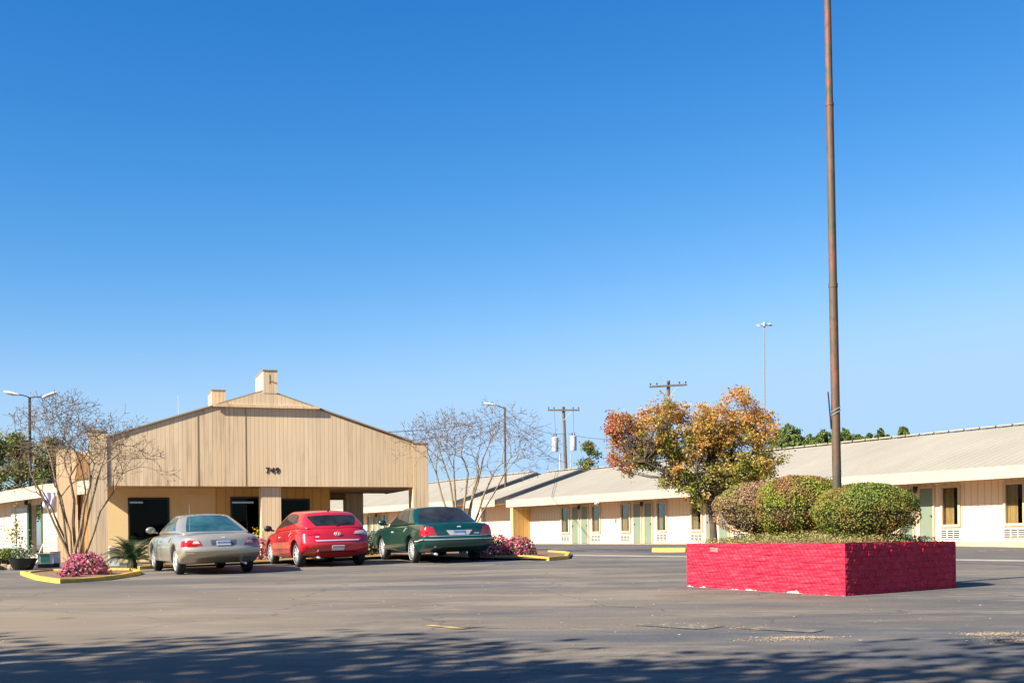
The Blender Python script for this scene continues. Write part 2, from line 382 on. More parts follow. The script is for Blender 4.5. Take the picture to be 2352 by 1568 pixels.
# ------------------------------------------------------------------ MOTEL WINGS (one facade line, three buildings with gaps)
MOX, MOY, MOZ = 3.86, 68.3, 1.147
MROT = math.atan2(-.8741, .4857)
def mframe(name, label): return empty(name, (MOX, MOY, MOZ), MROT, label, 'motel wing', 'low cream motel wings with ribbed metal roofs')
OV, FB, FT, RD, RZ = 1.2, 2.2, 2.6, 5.0, 4.62                          # overhang, fascia bottom/top, ridge depth/height
def quad_grid_roof(m, x0, x1):                                         # two slopes with real standing ribs
    th = .06
    m.prism([(-OV, FT + .012), (RD, RZ), (RD * 2 + OV, FT + .012), (RD * 2 + OV, FT - th), (RD, RZ - .1), (-OV, FT - th)], 'x', x0, x1)
    k = int((x1 - x0) / .4); s = (RZ - FT) / (RD + OV)
    for i in range(k + 1):
        x = x0 + .02 + (x1 - x0 - .07) * i / k
        m.add([(x, -OV - .01, FT + .01), (x + .05, -OV - .01, FT + .01), (x + .05, RD, RZ - .001), (x, RD, RZ - .001),
               (x + .015, -OV - .01, FT + .026), (x + .035, -OV - .01, FT + .026), (x + .035, RD, RZ + .013), (x + .015, RD, RZ + .013)],
              [(4, 5, 6, 7), (0, 4, 7, 3), (1, 2, 6, 5), (0, 1, 5, 4)])
    # ridge cap with small gaps along its lower edge
    for i in range(int((x1 - x0) / .8)):
        x = x0 + i * .8 + .05
        m.box(x, x + .72, RD - .16, RD + .16, RZ + .03, RZ + .085)
def opening(kind, x, par, flip):
    if kind == 'door':
        d = MB().box(x - .31, x + .31, -.05, 0.02, 0.03, 2.05).build('door', 'door', par)
        f = MB(); f.box(x - .39, x - .312, -.075, .0, 0, 2.13); f.box(x + .312, x + .39, -.075, .0, 0, 2.13); f.box(x - .312, x + .312, -.076, .0, 2.055, 2.13)
        f.build('frame', 'trim', d)
        MB().ell((x + .24 * flip, -.09, 1.0), (.035, .035, .035), 8, 6).build('handle', 'darkmetal', d)
    else:
        hw = .36; z0, z1 = .66, 2.03
        f = MB(); t = .10
        f.box(x - hw - t, x - hw, -.07, .06, z0 - t, z1 + t); f.box(x + hw, x + hw + t, -.07, .06, z0 - t, z1 + t)
        f.box(x - hw, x + hw, -.068, .06, z1, z1 + t); f.box(x - hw, x + hw, -.068, .06, z0 - t, z0)
        wo_ = f.build('window', 'trim', par)
        MB().box(x - hw, x + hw, -.012, -.006, z0, z1).build('pane', 'glass', wo_)
        c = MB(); k = 16; cw = hw * 2 * (.38 + .25 * ((math.sin(x * 12.9) * 437.5) % 1)); x0 = x - hw + .02 if flip > 0 else x - hw + .05
        for i in range(k + 1):
            xx = x0 + cw * i / k; yy = .055 + .025 * math.sin(i * 1.9 + x)
            c.v += [(xx, yy, z0), (xx, yy, z1)]
        c.f = [(2 * i, 2 * i + 2, 2 * i + 3, 2 * i + 1) for i in range(k)]
        c.build('curtain', 'curtain', wo_)
        gr = MB().box(x - .47, x + .47, -.05, 0, .13, .47).build('vent_grille', 'grille', par)
        s = MB()
        for i in range(3):
            for j in range(4):
                a = x - .43 + i * .295
                s.box(a, a + .255, -.056, -.04, .155 + j * .076, .155 + j * .076 + .05)
        s.build('slots', 'slot', gr)
def wall_with_holes(x0, x1, pairs):
    m = MB(); hol = sorted([c + o for c in pairs for o in (-1.6, 1.62) if x0 < c + o < x1]); cur = x0
    for h in hol:
        if h - .36 > cur: m.box(cur, h - .36, 0, .2, 0, FB + .1)
        m.box(h - .36, h + .36, 0, .2, 0, .66); m.box(h - .36, h + .36, 0, .2, 2.03, FB + .1); cur = h + .36
    m.box(cur, x1, 0, .2, 0, FB + .1)
    return m
def motel(name, label, x0, x1, pairs, inner_end=None):
    e = mframe(name, label)
    wall_with_holes(x0 + .15, x1 - .15, pairs).build('wall', 'wallsiding', e)
    MB().box(x0 + .15, x1 - .15, .45, .5, 0.02, FB).build('dark_sheet', 'dark', e)  # near-black sheet behind the windows, standing in for unlit rooms
    r = MB(); quad_grid_roof(r, x0, x1); r.build('roof', 'roof', e)
    MB().box(x0, x1, -OV - .05, -OV - .012, FB, FT + .03).build('fascia', 'fascia', e)
    MB().box(x0 + .02, x1 - .02, -OV - .01, RD * 2 + OV - .05, FB + .12, FB + .17).build('soffit', 'eave', e)
    for xx in ((x0 + .03, x0 + .10), (x1 - .10, x1 - .03)):
        gb = MB()
        gb.prism([(-OV + .05, FB + .18), (-OV + .05, FT - .08), (RD, RZ - .12), (RD * 2 + OV - .1, FT - .08), (RD * 2 + OV - .1, FB + .18)], 'x', *xx)
        gb.box(xx[0], xx[1], .21, RD * 2, 0, FB + .11)
        gb.build('gable_end', 'ribdark', e)
    MB().box(x0 + .15, x1 - .15, RD * 2 - .2, RD * 2, 0, FB + .1).build('rear_wall', 'wallsiding', e)
    MB().box(x0 - .1, x1 + .1, -1.5, -.0, -.3, -.004).build('walkway', 'walk', e)
    for c in pairs:
        for o, k, fl in ((-1.6, 'w', 1), (-.49, 'door', -1), (.49, 'door', 1), (1.62, 'w', -1)):
            if x0 + .5 < c + o < x1 - .4: opening(k, c + o, e, fl)
        ln = MB(); ln.lathe([(.0, 2.16), (.07, 2.14), (.085, 2.02), (.06, 1.92), (0, 1.9)], 8, c=(c, -.13, 0)); ln.box(c - .025, c + .025, -.12, -.001, 2.1, 2.15)
        ln.build('porch_lantern', 'darkmetal', e)
    return e
A = motel('motel_wing', 'long motel wing with sage green doors behind the autumn tree and red planter', -6.4, 42, [0, 6.07, 12.14, 18.2, 24.3, 30.35, 36.4])
m = MB(); m.box(-5.92, -5.68, -1.18, -.004, 0, FB + .11); m.build('wing_wall', 'ochre', A)
MB().box(-5.97, -5.93, -1.2, -1.1, 0, FB + .1).build('post', 'white', A)
d = MB(); d.tube([(2.95 + .7, -1.12, FB + .02), (2.95 + .7, -1.3, FB - .12), (2.95 + .7, -1.36, FB - .05)], [.05, .07, .09], 8); d.build('floodlight', 'white', A)
m = MB(); m.add([(-5.6, -1.1, FB + .06), (-5.6, -.98, FB + .06), (-1.9, -.06, FB + .06), (-2.1, -.06, FB + .06), (-5.6, -1.1, FB - .08), (-5.6, -.98, FB - .08), (-1.9, -.06, FB - .08), (-2.1, -.06, FB - .08)],
                [(3, 2, 1, 0), (4, 5, 6, 7), (0, 1, 5, 4), (1, 2, 6, 5), (2, 3, 7, 6), (3, 0, 4, 7)]); m.build('eave_brace', 'trim', A)
B = motel('motel_wing', 'short breezeway block between the two roof gaps right of the bare tree', -11.95, -7.85, []); B.location.z += .10
C_ = motel('motel_wing', 'far motel wing partly hidden behind the office and the green car', -62, -13.5, [-17.0, -23.1, -29.2, -35.3, -41.3]); C_.location.z += .20
mm = MB().box(-8, -5.9, .0, .2, 0, FB + .1); mm.build('link_wall', 'wallsiding', A)
mm = MB().box(-13.4, -11.4, .0, .2, 0, FB + .1); mm.build('link_wall', 'wallsiding', B)
# older asphalt apron in front of the rooms
def mw(x, y, z=0):
    c, s = math.cos(MROT), math.sin(MROT); return Vector((MOX + x * c - y * s, MOY + x * s + y * c, MOZ + z))
a0, a1 = mw(-30, -7), mw(42, -7); strip('rooms_apron', a0, a1, 10.5, 'darkasphalt', .005)

# ------------------------------------------------------------------ OFFICE with gabled canopy
K = 1.15; OROT = math.atan2(.319, .948)
op = XY(205, 38.4); OZ = .72
OF = empty('office_building', (op.x, op.y, OZ), OROT, 'tan plywood motel office with a wide gabled canopy and house number', 'office building')
def zo(y_old): return .68 + K * (y_old - 1.4)
FBz, EAV, APX, AX, LEN = 2.52, 4.03, 5.66, 4.83 * K, 9.59 * K
xl, xr_ = .484 * K, 9.12 * K
def rake(x): return EAV + (APX - EAV) * (1 - abs(x - AX) / (AX - xl))
m = MB(); m.prism([(xl, FBz), (xr_, FBz), (xr_, rake(xr_) - .02), (AX, APX), (xl, EAV)], 'y', .02, .14); m.build('gable_fascia', 'ply', OF)
zt = 5.13; tx0 = AX - (AX - xl) * (APX - zt) / (APX - EAV); tx1 = AX + (AX - tx0)
m = MB(); m.prism([(tx0 - .05, zt), (tx1 + .05, zt), (AX, APX + .01)], 'y', -.045, .019); m.build('upper_gable', 'ply', OF)
m = MB().box(tx0 - .08, tx1 + .12, -.095, -.047, zt - .03, zt + .06); m.build('ledge_board', 'ply', OF)
mk = MB()
for xx in (2.92 * K, 4.24 * K): mk.box(xx - .012, xx + .012, .010, .0195, FBz, rake(xx) - .12 if xx < 4 else zt - .05)
mk.build('panel_joint', 'soffit', OF)
m = MB(); t = .05
m.prism([(xl - .05, EAV), (AX, APX + .012), (xr_ + .05, rake(xr_)), (xr_ + .05, rake(xr_) + t), (AX, APX + .012 + t), (xl - .05, EAV + t)], 'y', -.03, 6.2)
rf = m.build('roof', 'soffit', OF)
m = MB(); m.prism([(.35, 3.9), (AX, 5.6), (8.0, 4.9), (8.0, 3.2), (.35, 3.2)], 'y', 6.25, 12.6); m.build('rear_roof', 'roof', OF)
# chimneys
def chimney(x0, x1, y0, y1, z0, z1):
    c = MB().box(x0, x1, y0, y1, z0, z1).build('chimney', 'ply', OF)
    q = MB(); q.box(x0 - .02, x1 + .02, y0 - .02, y1 + .02, z1, z1 + .035); q.build('cap', 'soffit', c); return c
ch = chimney(4.744 * K, 5.14 * K, -.055, 2.0, 5.58, 6.32)
q = MB(); q.add([(4.93 * K, -.068, 5.98), (5.13 * K, -.068, 5.90), (5.13 * K, -.068, 5.94), (4.93 * K, -.068, 6.02), (4.93 * K, -.057, 5.98), (5.13 * K, -.057, 5.90), (5.13 * K, -.057, 5.94), (4.93 * K, -.057, 6.02)],
                [(0, 1, 2, 3), (4, 7, 6, 5), (0, 4, 5, 1), (1, 5, 6, 2), (2, 6, 7, 3), (3, 7, 4, 0)])
q.box(4.915 * K, 4.93 * K, -.066, -.056, 5.9, 6.2); q.build('broken_slat', 'soffit', ch)
chimney(3.74 * K, 4.16 * K, 5.0 * K, 6.5 * K, 4.6, zo(0) * 0 + 6.33)
# piers and posts
def pier(x0, x1, y0, y1, z1, mat='ply', cap=True):
    p = MB().box(x0, x1, y0, y1, -.25, z1).build('pier', mat, OF)
    if cap: MB().box(x0 - .02, x1 + .02, y0 - .02, y1 + .02, z1, z1 + .05).build('cap', 'soffit', p)
    return p
pier(0, xl - .002, -.02, .62, 4.22); pier(xr_ + .004, LEN, -.02, .62, 4.0)
MB().box(xr_ - .02, xr_ + .002, .0, .3, FBz - .02, 3.95).build('joint_board', 'soffit', OF)
pier(4.675 * K, 5.24 * K, .16, .80, FBz, cap=False); pier(8.06 * K, 8.65 * K, 5.0 * K, 5.5 * K, FBz, cap=False)
# soffit, beams, side fascias
MB().box(.02, LEN - .02, .145, 6.15, FBz + .02, FBz + .08).build('soffit', 'eave', OF)
MB().box(7.0 * K, 8.65 * K, 5.02 * K, 5.3 * K, 2.28, FBz + .015).build('beam', 'soffit', OF)
sd = MB(); sd.box(.06, .14, .63, 6.15, FBz, 4.0); sd.box(LEN - .14, LEN - .06, .63, 6.15, FBz, 3.75); sd.build('side_fascia', 'ply', OF)
# enclosed front
Y0 = 2.0 * K
def wallspan(m, x0, x1, hol, y0, y1, zt):
    cur = x0
    for a, b, z0, z1 in hol:
        m.box(cur, a, y0, y1, -.2, zt); m.box(a, b, y0, y1, z1, zt)
        if z0 > 0: m.box(a, b, y0, y1, -.2, z0)
        cur = b
    m.box(cur, x1, y0, y1, -.2, zt); return m
W1, W2, W3 = (1.06 * K, 2.23 * K, .75, 2.23), (3.99 * K, 4.95 * K, 0, 2.26), (5.45 * K, 6.37 * K, .55, 2.19)
wallspan(MB(), .3, 3.54 * K, [W1], Y0, Y0 + .2, FBz + .02).build('front_wall', 'stucco', OF)
wallspan(MB(), 3.54 * K + .002, 7.0 * K, [W2, W3], Y0 + .02, Y0 + .22, FBz + .02).build('entrance_wall', 'ochre', OF)
MB().box(7.0 * K - .2, 7.0 * K, Y0 + .225, 12.4, -.2, 3.2).build('side_wall', 'ochre', OF)
MB().box(.3, .5, Y0 + .205, 12.4, -.2, 3.2).build('side_wall', 'stucco', OF)
MB().box(.5, 7.0 * K - .2, 12.2, 12.4, -.2, 3.2).build('rear_wall', 'stucco', OF)
MB().box(.5, 7.0 * K - .2, 5.6, 5.7, -.1, FBz).build('lobby_back_wall', 'soffit', OF)
cl = MB(); cl.box(2.2, 3.4, 4.2, 5.0, 0, 1.0); cl.box(4.6, 5.6, 3.9, 4.6, 0, .95); cl.box(6.6, 7.2, 4.0, 4.6, 0, 1.2); cl.build('lobby_counter', 'soffit', OF)
ml_ = bpy.data.materials.new('lit_tube'); ml_.use_nodes = True; MT['tube'] = ml_; ml_.node_tree.nodes['Principled BSDF'].inputs['Emission Color'].default_value = (.7, .9, 1, 1); ml_.node_tree.nodes['Principled BSDF'].inputs['Emission Strength'].default_value = 1.6
for xa_, xb_ in ((1.0 * K, 1.5 * K), (4.05 * K, 4.75 * K)): MB().box(xa_, xb_, Y0 + .7, Y0 + .82, 2.06, 2.12).build('ceiling_light', 'tube', OF)
for a, b, z0, z1 in (W1, W2, W3):
    f = MB(); t = .06; y0, y1 = Y0 - .035, Y0 + .12
    f.box(a, a + t, y0, y1, max(z0, .01), z1); f.box(b - t, b, y0, y1, max(z0, .01), z1); f.box(a + t, b - t, y0, y1, z1 - t, z1); f.box(a + t, b - t, y0, y1, max(z0, .01), max(z0, .01) + t)
    wn_ = f.build('window' if z0 > 0 else 'door', 'darkmetal', OF)
    MB().box(a + t, b - t, Y0 + .03, Y0 + .038, max(z0, .01) + t, z1 - t).build('pane', 'tint', wn_)
fr = MB(); a, b = 2.5 * K, 3.45 * K
for x0, x1, z0, z1 in ((a, b, 2.30, 2.36), (a, b, .5, .56), (a, a + .05, .56, 2.30), (b - .05, b, .56, 2.30)): fr.box(x0, x1, Y0 - .025, Y0 - .002, z0, z1)
fr.build('wall_trim', 'stucco', OF)
# raised slab
MB().box(-.2, LEN + .2, .2, 6.6, -.4, .03).build('porch_slab', 'walk', OF)
# house number
tcu = bpy.data.curves.new('house_number', 'FONT'); tcu.body = '749'; tcu.size = .255; tcu.extrude = .004; tcu.offset = .010; tcu.space_character = 1.25
to = bpy.data.objects.new('tmp', tcu); COL.objects.link(to)
dg = bpy.context.evaluated_depsgraph_get(); tme = bpy.data.meshes.new_from_object(to.evaluated_get(dg)); bpy.data.objects.remove(to)
tme.materials.clear(); tme.materials.append(MT['blackplastic'])
hn = bpy.data.objects.new('house_number', tme); COL.objects.link(hn); hn.parent = OF; hn.location = (4.80 * K, .006, 2.96); hn.rotation_euler = (PI / 2, 0, 0)
# roof antenna
an = MB().tube([P(410, 960, 47), P(409, 908, 47)], .012, 4).build('roof_antenna', 'galv'); tag(an, 'thin upright antenna rod behind the left slope of the office roof', 'antenna')

# ------------------------------------------------------------------ LEFT WING (flat canopy with a bend)
LW = empty('service_wing', (0, 0, 0), 0, 'low cream service wing with flat canopy left of the office', 'motel wing')
F1 = P(98, 1138, 43.75); F2 = P(212, 1128, 41.0); F0 = P(0, 1158, 49.5); F00 = F0 + (F0 - F1) * 1.2
F00.z = F0.z - .05
fz = 3.1; H_ = .46
def slab(m, pts, inset, z0, z1):
    n = len(pts); out = [Vector((p.x, p.y)) for p in pts]; inn = []
    for i, p in enumerate(out):
        d = (out[min(i + 1, n - 1)] - out[max(i - 1, 0)]).normalized(); q = Vector((d.y, -d.x))
        if q.y < 0: q = -q
        inn.append(p + q * inset)
    V = []; 
    for p, q in zip(out, inn): V += [(p.x, p.y, z0), (q.x, q.y, z0), (q.x, q.y, z1), (p.x, p.y, z1)]
    Fc = []
    for i in range(n - 1):
        for k in range(4): Fc.append((i * 4 + k, i * 4 + (k + 1) % 4, i * 4 + 4 + (k + 1) % 4, i * 4 + 4 + k))
    Fc += [(0, 1, 2, 3), ((n - 1) * 4 + 3, (n - 1) * 4 + 2, (n - 1) * 4 + 1, (n - 1) * 4)]
    m.add(V, Fc); return inn
fl = [F2, F1, F0, F00]
m = MB(); slab(m, fl, .08, fz, fz + H_); m.build('fascia', 'fascia', LW)
m = MB()
inn = slab(m, [p + (Vector((.03, .1, 0))) for p in fl], 7, fz + .1, fz + .3); m.build('canopy_roof', 'trim', LW)
d2 = (Vector((F1.x, F1.y)) - Vector((F0.x, F0.y))).normalized(); nin = Vector((-d2.y, d2.x))
if nin.x < 0: nin = -nin
wo0 = Vector((F1.x, F1.y)) + nin * .75
WR = math.atan2(d2.y, d2.x); WZ = .98
WF = lambda x: wo0 + d2 * x
def wx(px):
    k = (px - CX) / FPX; return (k * wo0.y - wo0.x) / (d2.x - k * d2.y)
def lw(m, x0, x1, y0, y1, z0, z1):                                     # box in the wing-wall frame, world coordinates
    ny = Vector((-d2.y, d2.x)); ny = ny if ny.x > 0 else -ny; V = []
    for z in (z0, z1):
        for x, y in ((x0, y0), (x1, y0), (x1, y1), (x0, y1)):
            q = wo0 + d2 * x + ny * y; V.append((q.x, q.y, WZ + z))
    m.add(V, [(3, 2, 1, 0), (4, 5, 6, 7), (0, 1, 5, 4), (1, 2, 6, 5), (2, 3, 7, 6), (3, 0, 4, 7)])
dx0, dx1 = wx(72), wx(98)
m = MB(); lw(m, -22, dx0, 0, .2, -.2, 2.25); lw(m, dx1, 2.6, 0, .2, -.2, 2.25); lw(m, dx0, dx1, 0, .2, 1.98, 2.25); m.build('wall', 'wallsiding', LW)
m = MB(); lw(m, dx0 - .1, dx1 + .1, .5, .6, -.1, 2.0); m.build('doorway', 'dark', LW)  # near-black sheet behind the opening, painted as the unlit inside
m = MB(); lw(m, dx0 - .12, dx0, -.1, .02, 0, 2.06); lw(m, dx1, dx1 + .08, -.06, .02, 0, 2.06); m.build('door_frame', 'doorframe', LW)
m = MB(); lw(m, wx(33), dx0 - .16, -.12, -.06, .02, 1.93); m.build('door', simple('pale_door', (.52, .48, .40), .6), LW)
MB().tube([(WF(wx(70)).x - .1, WF(wx(70)).y - .1, WZ + 2.18), (WF(wx(70)).x - .12, WF(wx(70)).y - .14, WZ + 2.0)], .07, 8).build('porch_lantern', 'darkmetal', LW)
m = MB(); lw(m, -22, 2.5, -1.3, -.01, -.3, -.02); m.build('walkway', 'conc', LW)
# tan screen pier beside the office
pa, pb = XY(131, 41.6), XY(173, 41.6)
SC = empty('screen_pier', (pa.x, pa.y, pa.z), OROT, 'tall tan plywood screen pier standing between the service wing and the office', 'pier')
wd = (pb - pa).length * 1.03
MB().box(0, wd, 0, .8, -.2, 3.85).build('panel', 'ply', SC)
MB().box(wd, wd + .5, .3, .5, 2.4, 3.8).build('side_panel', 'ply', SC)
MB().box(wd + .02, wd + .9, .62, .8, -.2, 2.3).build('return_wall', 'white', SC)
MB().box(wd + .02, wd + .9, .615, .619, 1.45, 2.3).build('shade_sheet', simple('plum_brown_shade', (.22, .10, .085), .8), SC)  # thin brown sheet painted as the shadow on the upper wall

# ------------------------------------------------------------------ planting beds, kerbs
def kerb_path(name, pts, label, wdt=.13, hgt=.10, closed=False, mat='yellow'):
    P2 = []
    n = len(pts)
    for i in range(n if closed else n - 1):
        a, b = pts[i], pts[(i + 1) % n]; k = max(1, int((b - a).length / .5))
        for j in range(k): P2.append(a + (b - a) * j / k)
    if not closed: P2.append(pts[-1])
    m = MB(); n2 = len(P2)
    for i, p in enumerate(P2):
        a = P2[i - 1] if (i > 0 or closed) else p; b = P2[(i + 1) % n2] if (i < n2 - 1 or closed) else p
        d = Vector((b.x - a.x, b.y - a.y)).normalized(); q = Vector((-d.y, d.x)) * wdt / 2; z = gz(p.x, p.y)
        wob = .006 * math.sin(i * 2.3)
        for s, h in ((-1, -.1), (-1, hgt * .85), (-.78, hgt + wob), (.78, hgt + wob), (1, hgt * .85), (1, -.1)): m.v.append((p.x + q.x * s, p.y + q.y * s, z + h))
    for i in range(n2 if closed else n2 - 1):
        j = (i + 1) % n2
        for k in range(5): m.f.append((i * 6 + k, j * 6 + k, j * 6 + k + 1, i * 6 + k + 1))
    if not closed: m.f += [(0, 1, 2, 3, 4, 5), tuple((n2 - 1) * 6 + k for k in range(5, -1, -1))]
    o = m.build(name, mat); return tag(o, label, 'kerb')
def bed(name, pts, lift=.05):
    m = MB(); c = sum((Vector(p) for p in pts), Vector()) / len(pts); n = len(pts); K_ = 5
    m.v.append((c.x, c.y, gz(c.x, c.y) + lift + .05))
    for k in range(1, K_ + 1):
        for p in pts:
            q = c + (Vector(p) - c) * k / K_; m.v.append((q.x, q.y, gz(q.x, q.y) + lift + .05 * (1 - k / K_)))
    for i in range(n): m.f.append((0, 1 + i, 1 + (i + 1) % n))
    for k in range(K_ - 1):
        for i in range(n):
            j = (i + 1) % n; m.f.append((1 + k * n + i, 1 + (k + 1) * n + i, 1 + (k + 1) * n + j, 1 + k * n + j))
    return tag(m.build(name, 'soil'), kind='structure')
def seg(a, b, n): return [a + (b - a) * i / n for i in range(n)]
isl = [G(52, 1319), G(88, 1331), G(140, 1339), G(235, 1333), G(296, 1324), XY(318, 31.6), XY(306, 33.2), XY(215, 34.0), XY(120, 34.0), XY(66, 33)]
kerb_path('yellow_kerb', isl, 'yellow painted kerb around the bed with the left bare tree', closed=True)
bed('planting_bed', isl)
kl = [XY(318, 34.9), XY(450, 36.2), XY(615, 37.5), XY(760, 38.5), XY(878, 39.3), XY(1000, 39.2), XY(1085, 38.0), XY(1140, 36.5), XY(1212, 36.2), G(1262, 1287), G(1300, 1283), XY(1306, 38.6), XY(1262, 40.2)]
kerb_path('yellow_kerb', kl, 'long yellow kerb in front of the three parked cars and around the right azaleas')
bk = [XY(1200, 42.8), XY(1000, 43.4), XY(800, 41.6), XY(600, 39.8), XY(440, 38.4), XY(330, 37.4)]
bed('planting_bed', kl + bk, .05)
st = empty('wheel_stop', G(1538, 1267), R(-32), 'yellow concrete wheel stop on the asphalt left of the planter', 'wheel stop')
MB().prism([(-.10, 0), (-.07, .14), (.07, .14), (.10, 0)], 'x', -.60, .60).build('block', 'yellow', st)

# ------------------------------------------------------------------ painted marks, litter
MT['wornyellow'] = None
def worn(name, c, thr):
    m, nt, b = newmat(name); b.inputs['Roughness'].default_value = .85
    f = noise(nt, 5, 6, .75)
    nt.links.new(ramp(nt, f, [(thr, (.12, .105, .085)), (thr + .05, c)]), b.inputs['Base Color']); return m
MT['wornyellow'] = worn('worn_yellow_paint', (.50, .36, .10), .42); MT['fadedyellow'] = worn('faded_yellow_paint', (.36, .27, .14), .55); MT['fadedwhite'] = worn('faded_white_paint', (.34, .30, .25), .5)
strip('painted_line', G(985, 1436), G(1066, 1444), .12, 'wornyellow', .008)
strip('painted_line', G(1480, 1432), G(1640, 1442), .5, 'fadedyellow', .008)
strip('painted_line', G(1128, 1297), G(1240, 1288), .12, 'fadedwhite', .008)
strip('painted_line', G(1700, 1440), G(1880, 1450), .35, 'fadedyellow', .008)
strip('painted_line', G(2240, 1266), G(2352, 1262), .3, 'fadedwhite', .012)
def scatter(name, cen, ext, n, sz, mat, flat=.5):
    Cp = []
    for _ in range(n):
        r = RS.normal(size=2); x = cen[0] + r[0] * ext[0]; y = cen[1] + r[1] * ext[1]; Cp.append((x, y, gz(x, y) + .006))
    Cp = np.array(Cp); s = sz * (0.5 + RS.rand(n) ** 2 * 1.3)
    V = []; F = []
    for i in range(n):
        a = RS.rand() * 6.28; k = s[i]; c, q = math.cos(a), math.sin(a); o = len(V); x, y, z = Cp[i]
        V += [(x + k * c, y + k * q, z), (x - k * q * .8, y + k * c * .8, z), (x - k * c, y - k * q, z), (x + k * q * .7, y - k * c * .7, z), (x + k * .15, y, z + k * flat)]
        F += [(o, o + 1, o + 4, o + 4), (o + 1, o + 2, o + 4, o + 4), (o + 2, o + 3, o + 4, o + 4), (o + 3, o, o + 4, o + 4)]
    m = MB(); m.add(V, [f[:3] for f in F]); return tag(m.build(name, mat), kind='stuff')
MT['gravel'] = simple('sandy_gravel', (.36, .27, .17), .95, (.16, .11, .07), 40)
MT['litter'] = simple('pale_litter', (.5, .46, .40), .9, (.4, .34, .27), 30)
for (px, py, ex, ey, n) in ((1840, 1464, .20, .06, 420), (1780, 1470, .25, .08, 160), (2290, 1456, .22, .10, 420), (2350, 1470, .22, .16, 420), (1560, 1440, .9, .25, 90)):
    c = G(px, py); scatter('gravel', c, (ex, ey), n, .0105, 'gravel')
Cl = []; c = G(1500, 1380); scatter('litter', c, (4.5, 4.0), 190, .014, 'litter', .25)
c = G(700, 1370); scatter('litter', c, (5, 4), 60, .014, 'litter', .25)
c = G(1760, 1350); scatter('leaf_litter', (4.2, 19.9), (.9, .5), 160, .02, simple('dry_leaf', (.30, .15, .06), .9, (.15, .08, .04), 20), .15)

# ------------------------------------------------------------------ BRICK PLANTER
pn, pl, pr = G(1942, 1368), G(1578, 1346), G(2194, 1352)
ex = Vector((pl.x - pn.x, pl.y - pn.y)); kr = (2195 - CX) / FPX; ey = Vector((pr.x - pn.x, pr.y - pn.y)); ex_l = ex.length; exd = ex.normalized()
eyd = Vector((exd.y, -exd.x)); eyd = eyd if eyd.dot(ey) > 0 else -eyd; ey_l = (kr * pn.y - pn.x) / (eyd.x - kr * eyd.y)
ptop = P(1942, 1246, pn.y).z
PL = empty('brick_planter', (pn.x, pn.y, pn.z), 0, 'square raised planter of red painted bricks holding three clipped shrubs', 'planter')
def brick_h(u, z, seed):
    ch, bl = .112, .29; r = math.floor(z / ch); uu = u + (r % 2) * bl / 2 + .03 * math.sin(r * 5.1 + seed); b = math.floor(uu / bl)
    fu, fz_ = uu / bl - b, z / ch - r
    h = (math.sin(b * 127.1 + r * 311.7 + seed * 17) * 43758.5453) % 1; h2 = (math.sin(b * 269.5 + r * 183.3 + seed) * 15731.743) % 1; h3 = (math.sin(b * 69.5 + r * 83.3 + seed * 3) * 5731.743) % 1
    e = min(min(fu, 1 - fu) * bl / .013, min(fz_, 1 - fz_) * ch / .014); k = min(max(e, 0), 1); k = k * k * (3 - 2 * k)
    nz = .0035 * (math.sin(u * 31 + z * 17 + seed) + math.sin(u * 67 - z * 53) * .7 + math.sin(u * 13 + z * 91) * .7)
    return k * (.011 + .010 * h + (h2 - .5) * .030 * (fu - .5) * 2 + (h3 - .5) * .006 * (fz_ - .5) * 2) + nz * 1.2
def brick_face(p0, d, n, length, seed, zs):
    res = .0105 if seed in (1, 2) else .03
    nu = int(length / res); nv = int(.98 / res); V = []; h0 = []; chip = []
    for j in range(nv + 1):
        for i in range(nu + 1):
            u = length * i / nu; b = p0 + d * u; g = gz(b.x, b.y); top = zs; z0 = g - .06
            z = z0 + (top - z0) * j / nv; h = brick_h(u, z - g + .06, seed) - .012
            c = (seed == 1 and abs(u - 2.9) < .10 and abs(z - g - .70) < .05)
            if c: h -= .03
            edge = min(1, u / .03, (length - u) / .03)
            q = b + n * (h * edge); V.append((q.x - pn.x, q.y - pn.y, z - pn.z)); h0.append(z - g + (1.0 if seed == 2 else 0.0)); chip.append(1.0 if c else 0.0)
    F = [(j * (nu + 1) + i, j * (nu + 1) + i + 1, (j + 1) * (nu + 1) + i + 1, (j + 1) * (nu + 1) + i) for j in range(nv) for i in range(nu)]
    return V, F, h0, chip
P2n = Vector((pn.x, pn.y)); cl_ = P2n + exd * ex_l; crr = P2n + eyd * ey_l; cb = cl_ + eyd * ey_l
mb = MB(); h0 = []; ch_ = []
for (p0, d, n, ln, sd_) in ((P2n, exd, -eyd, ex_l, 1), (P2n, eyd, -exd, ey_l, 2), (cl_, eyd, exd, ey_l, 3), (crr, exd, eyd, ex_l, 4)):
    V, F, h, c = brick_face(p0, d, n, ln, sd_, ptop)
    mb.add(V, F); h0 += h; ch_ += c
inn_ = .22                                                              # coping and inner faces
def loc2(a, b, z): q = P2n + exd * a + eyd * b; return (q.x - pn.x, q.y - pn.y, z - pn.z)
o = len(mb.v)
cv = [loc2(0, 0, ptop), loc2(ex_l, 0, ptop), loc2(ex_l, ey_l, ptop), loc2(0, ey_l, ptop), loc2(inn_, inn_, ptop), loc2(ex_l - inn_, inn_, ptop), loc2(ex_l - inn_, ey_l - inn_, ptop), loc2(inn_, ey_l - inn_, ptop)]
cv += [loc2(inn_, inn_, ptop - .3), loc2(ex_l - inn_, inn_, ptop - .3), loc2(ex_l - inn_, ey_l - inn_, ptop - .3), loc2(inn_, ey_l - inn_, ptop - .3)]
cf = []
for i in range(4):
    j = (i + 1) % 4; cf += [(i, j, j + 4, i + 4), (i + 4, j + 4, j + 8, i + 8)]
mb.add(cv, cf); h0 += [.5] * 12; ch_ += [0.0] * 12
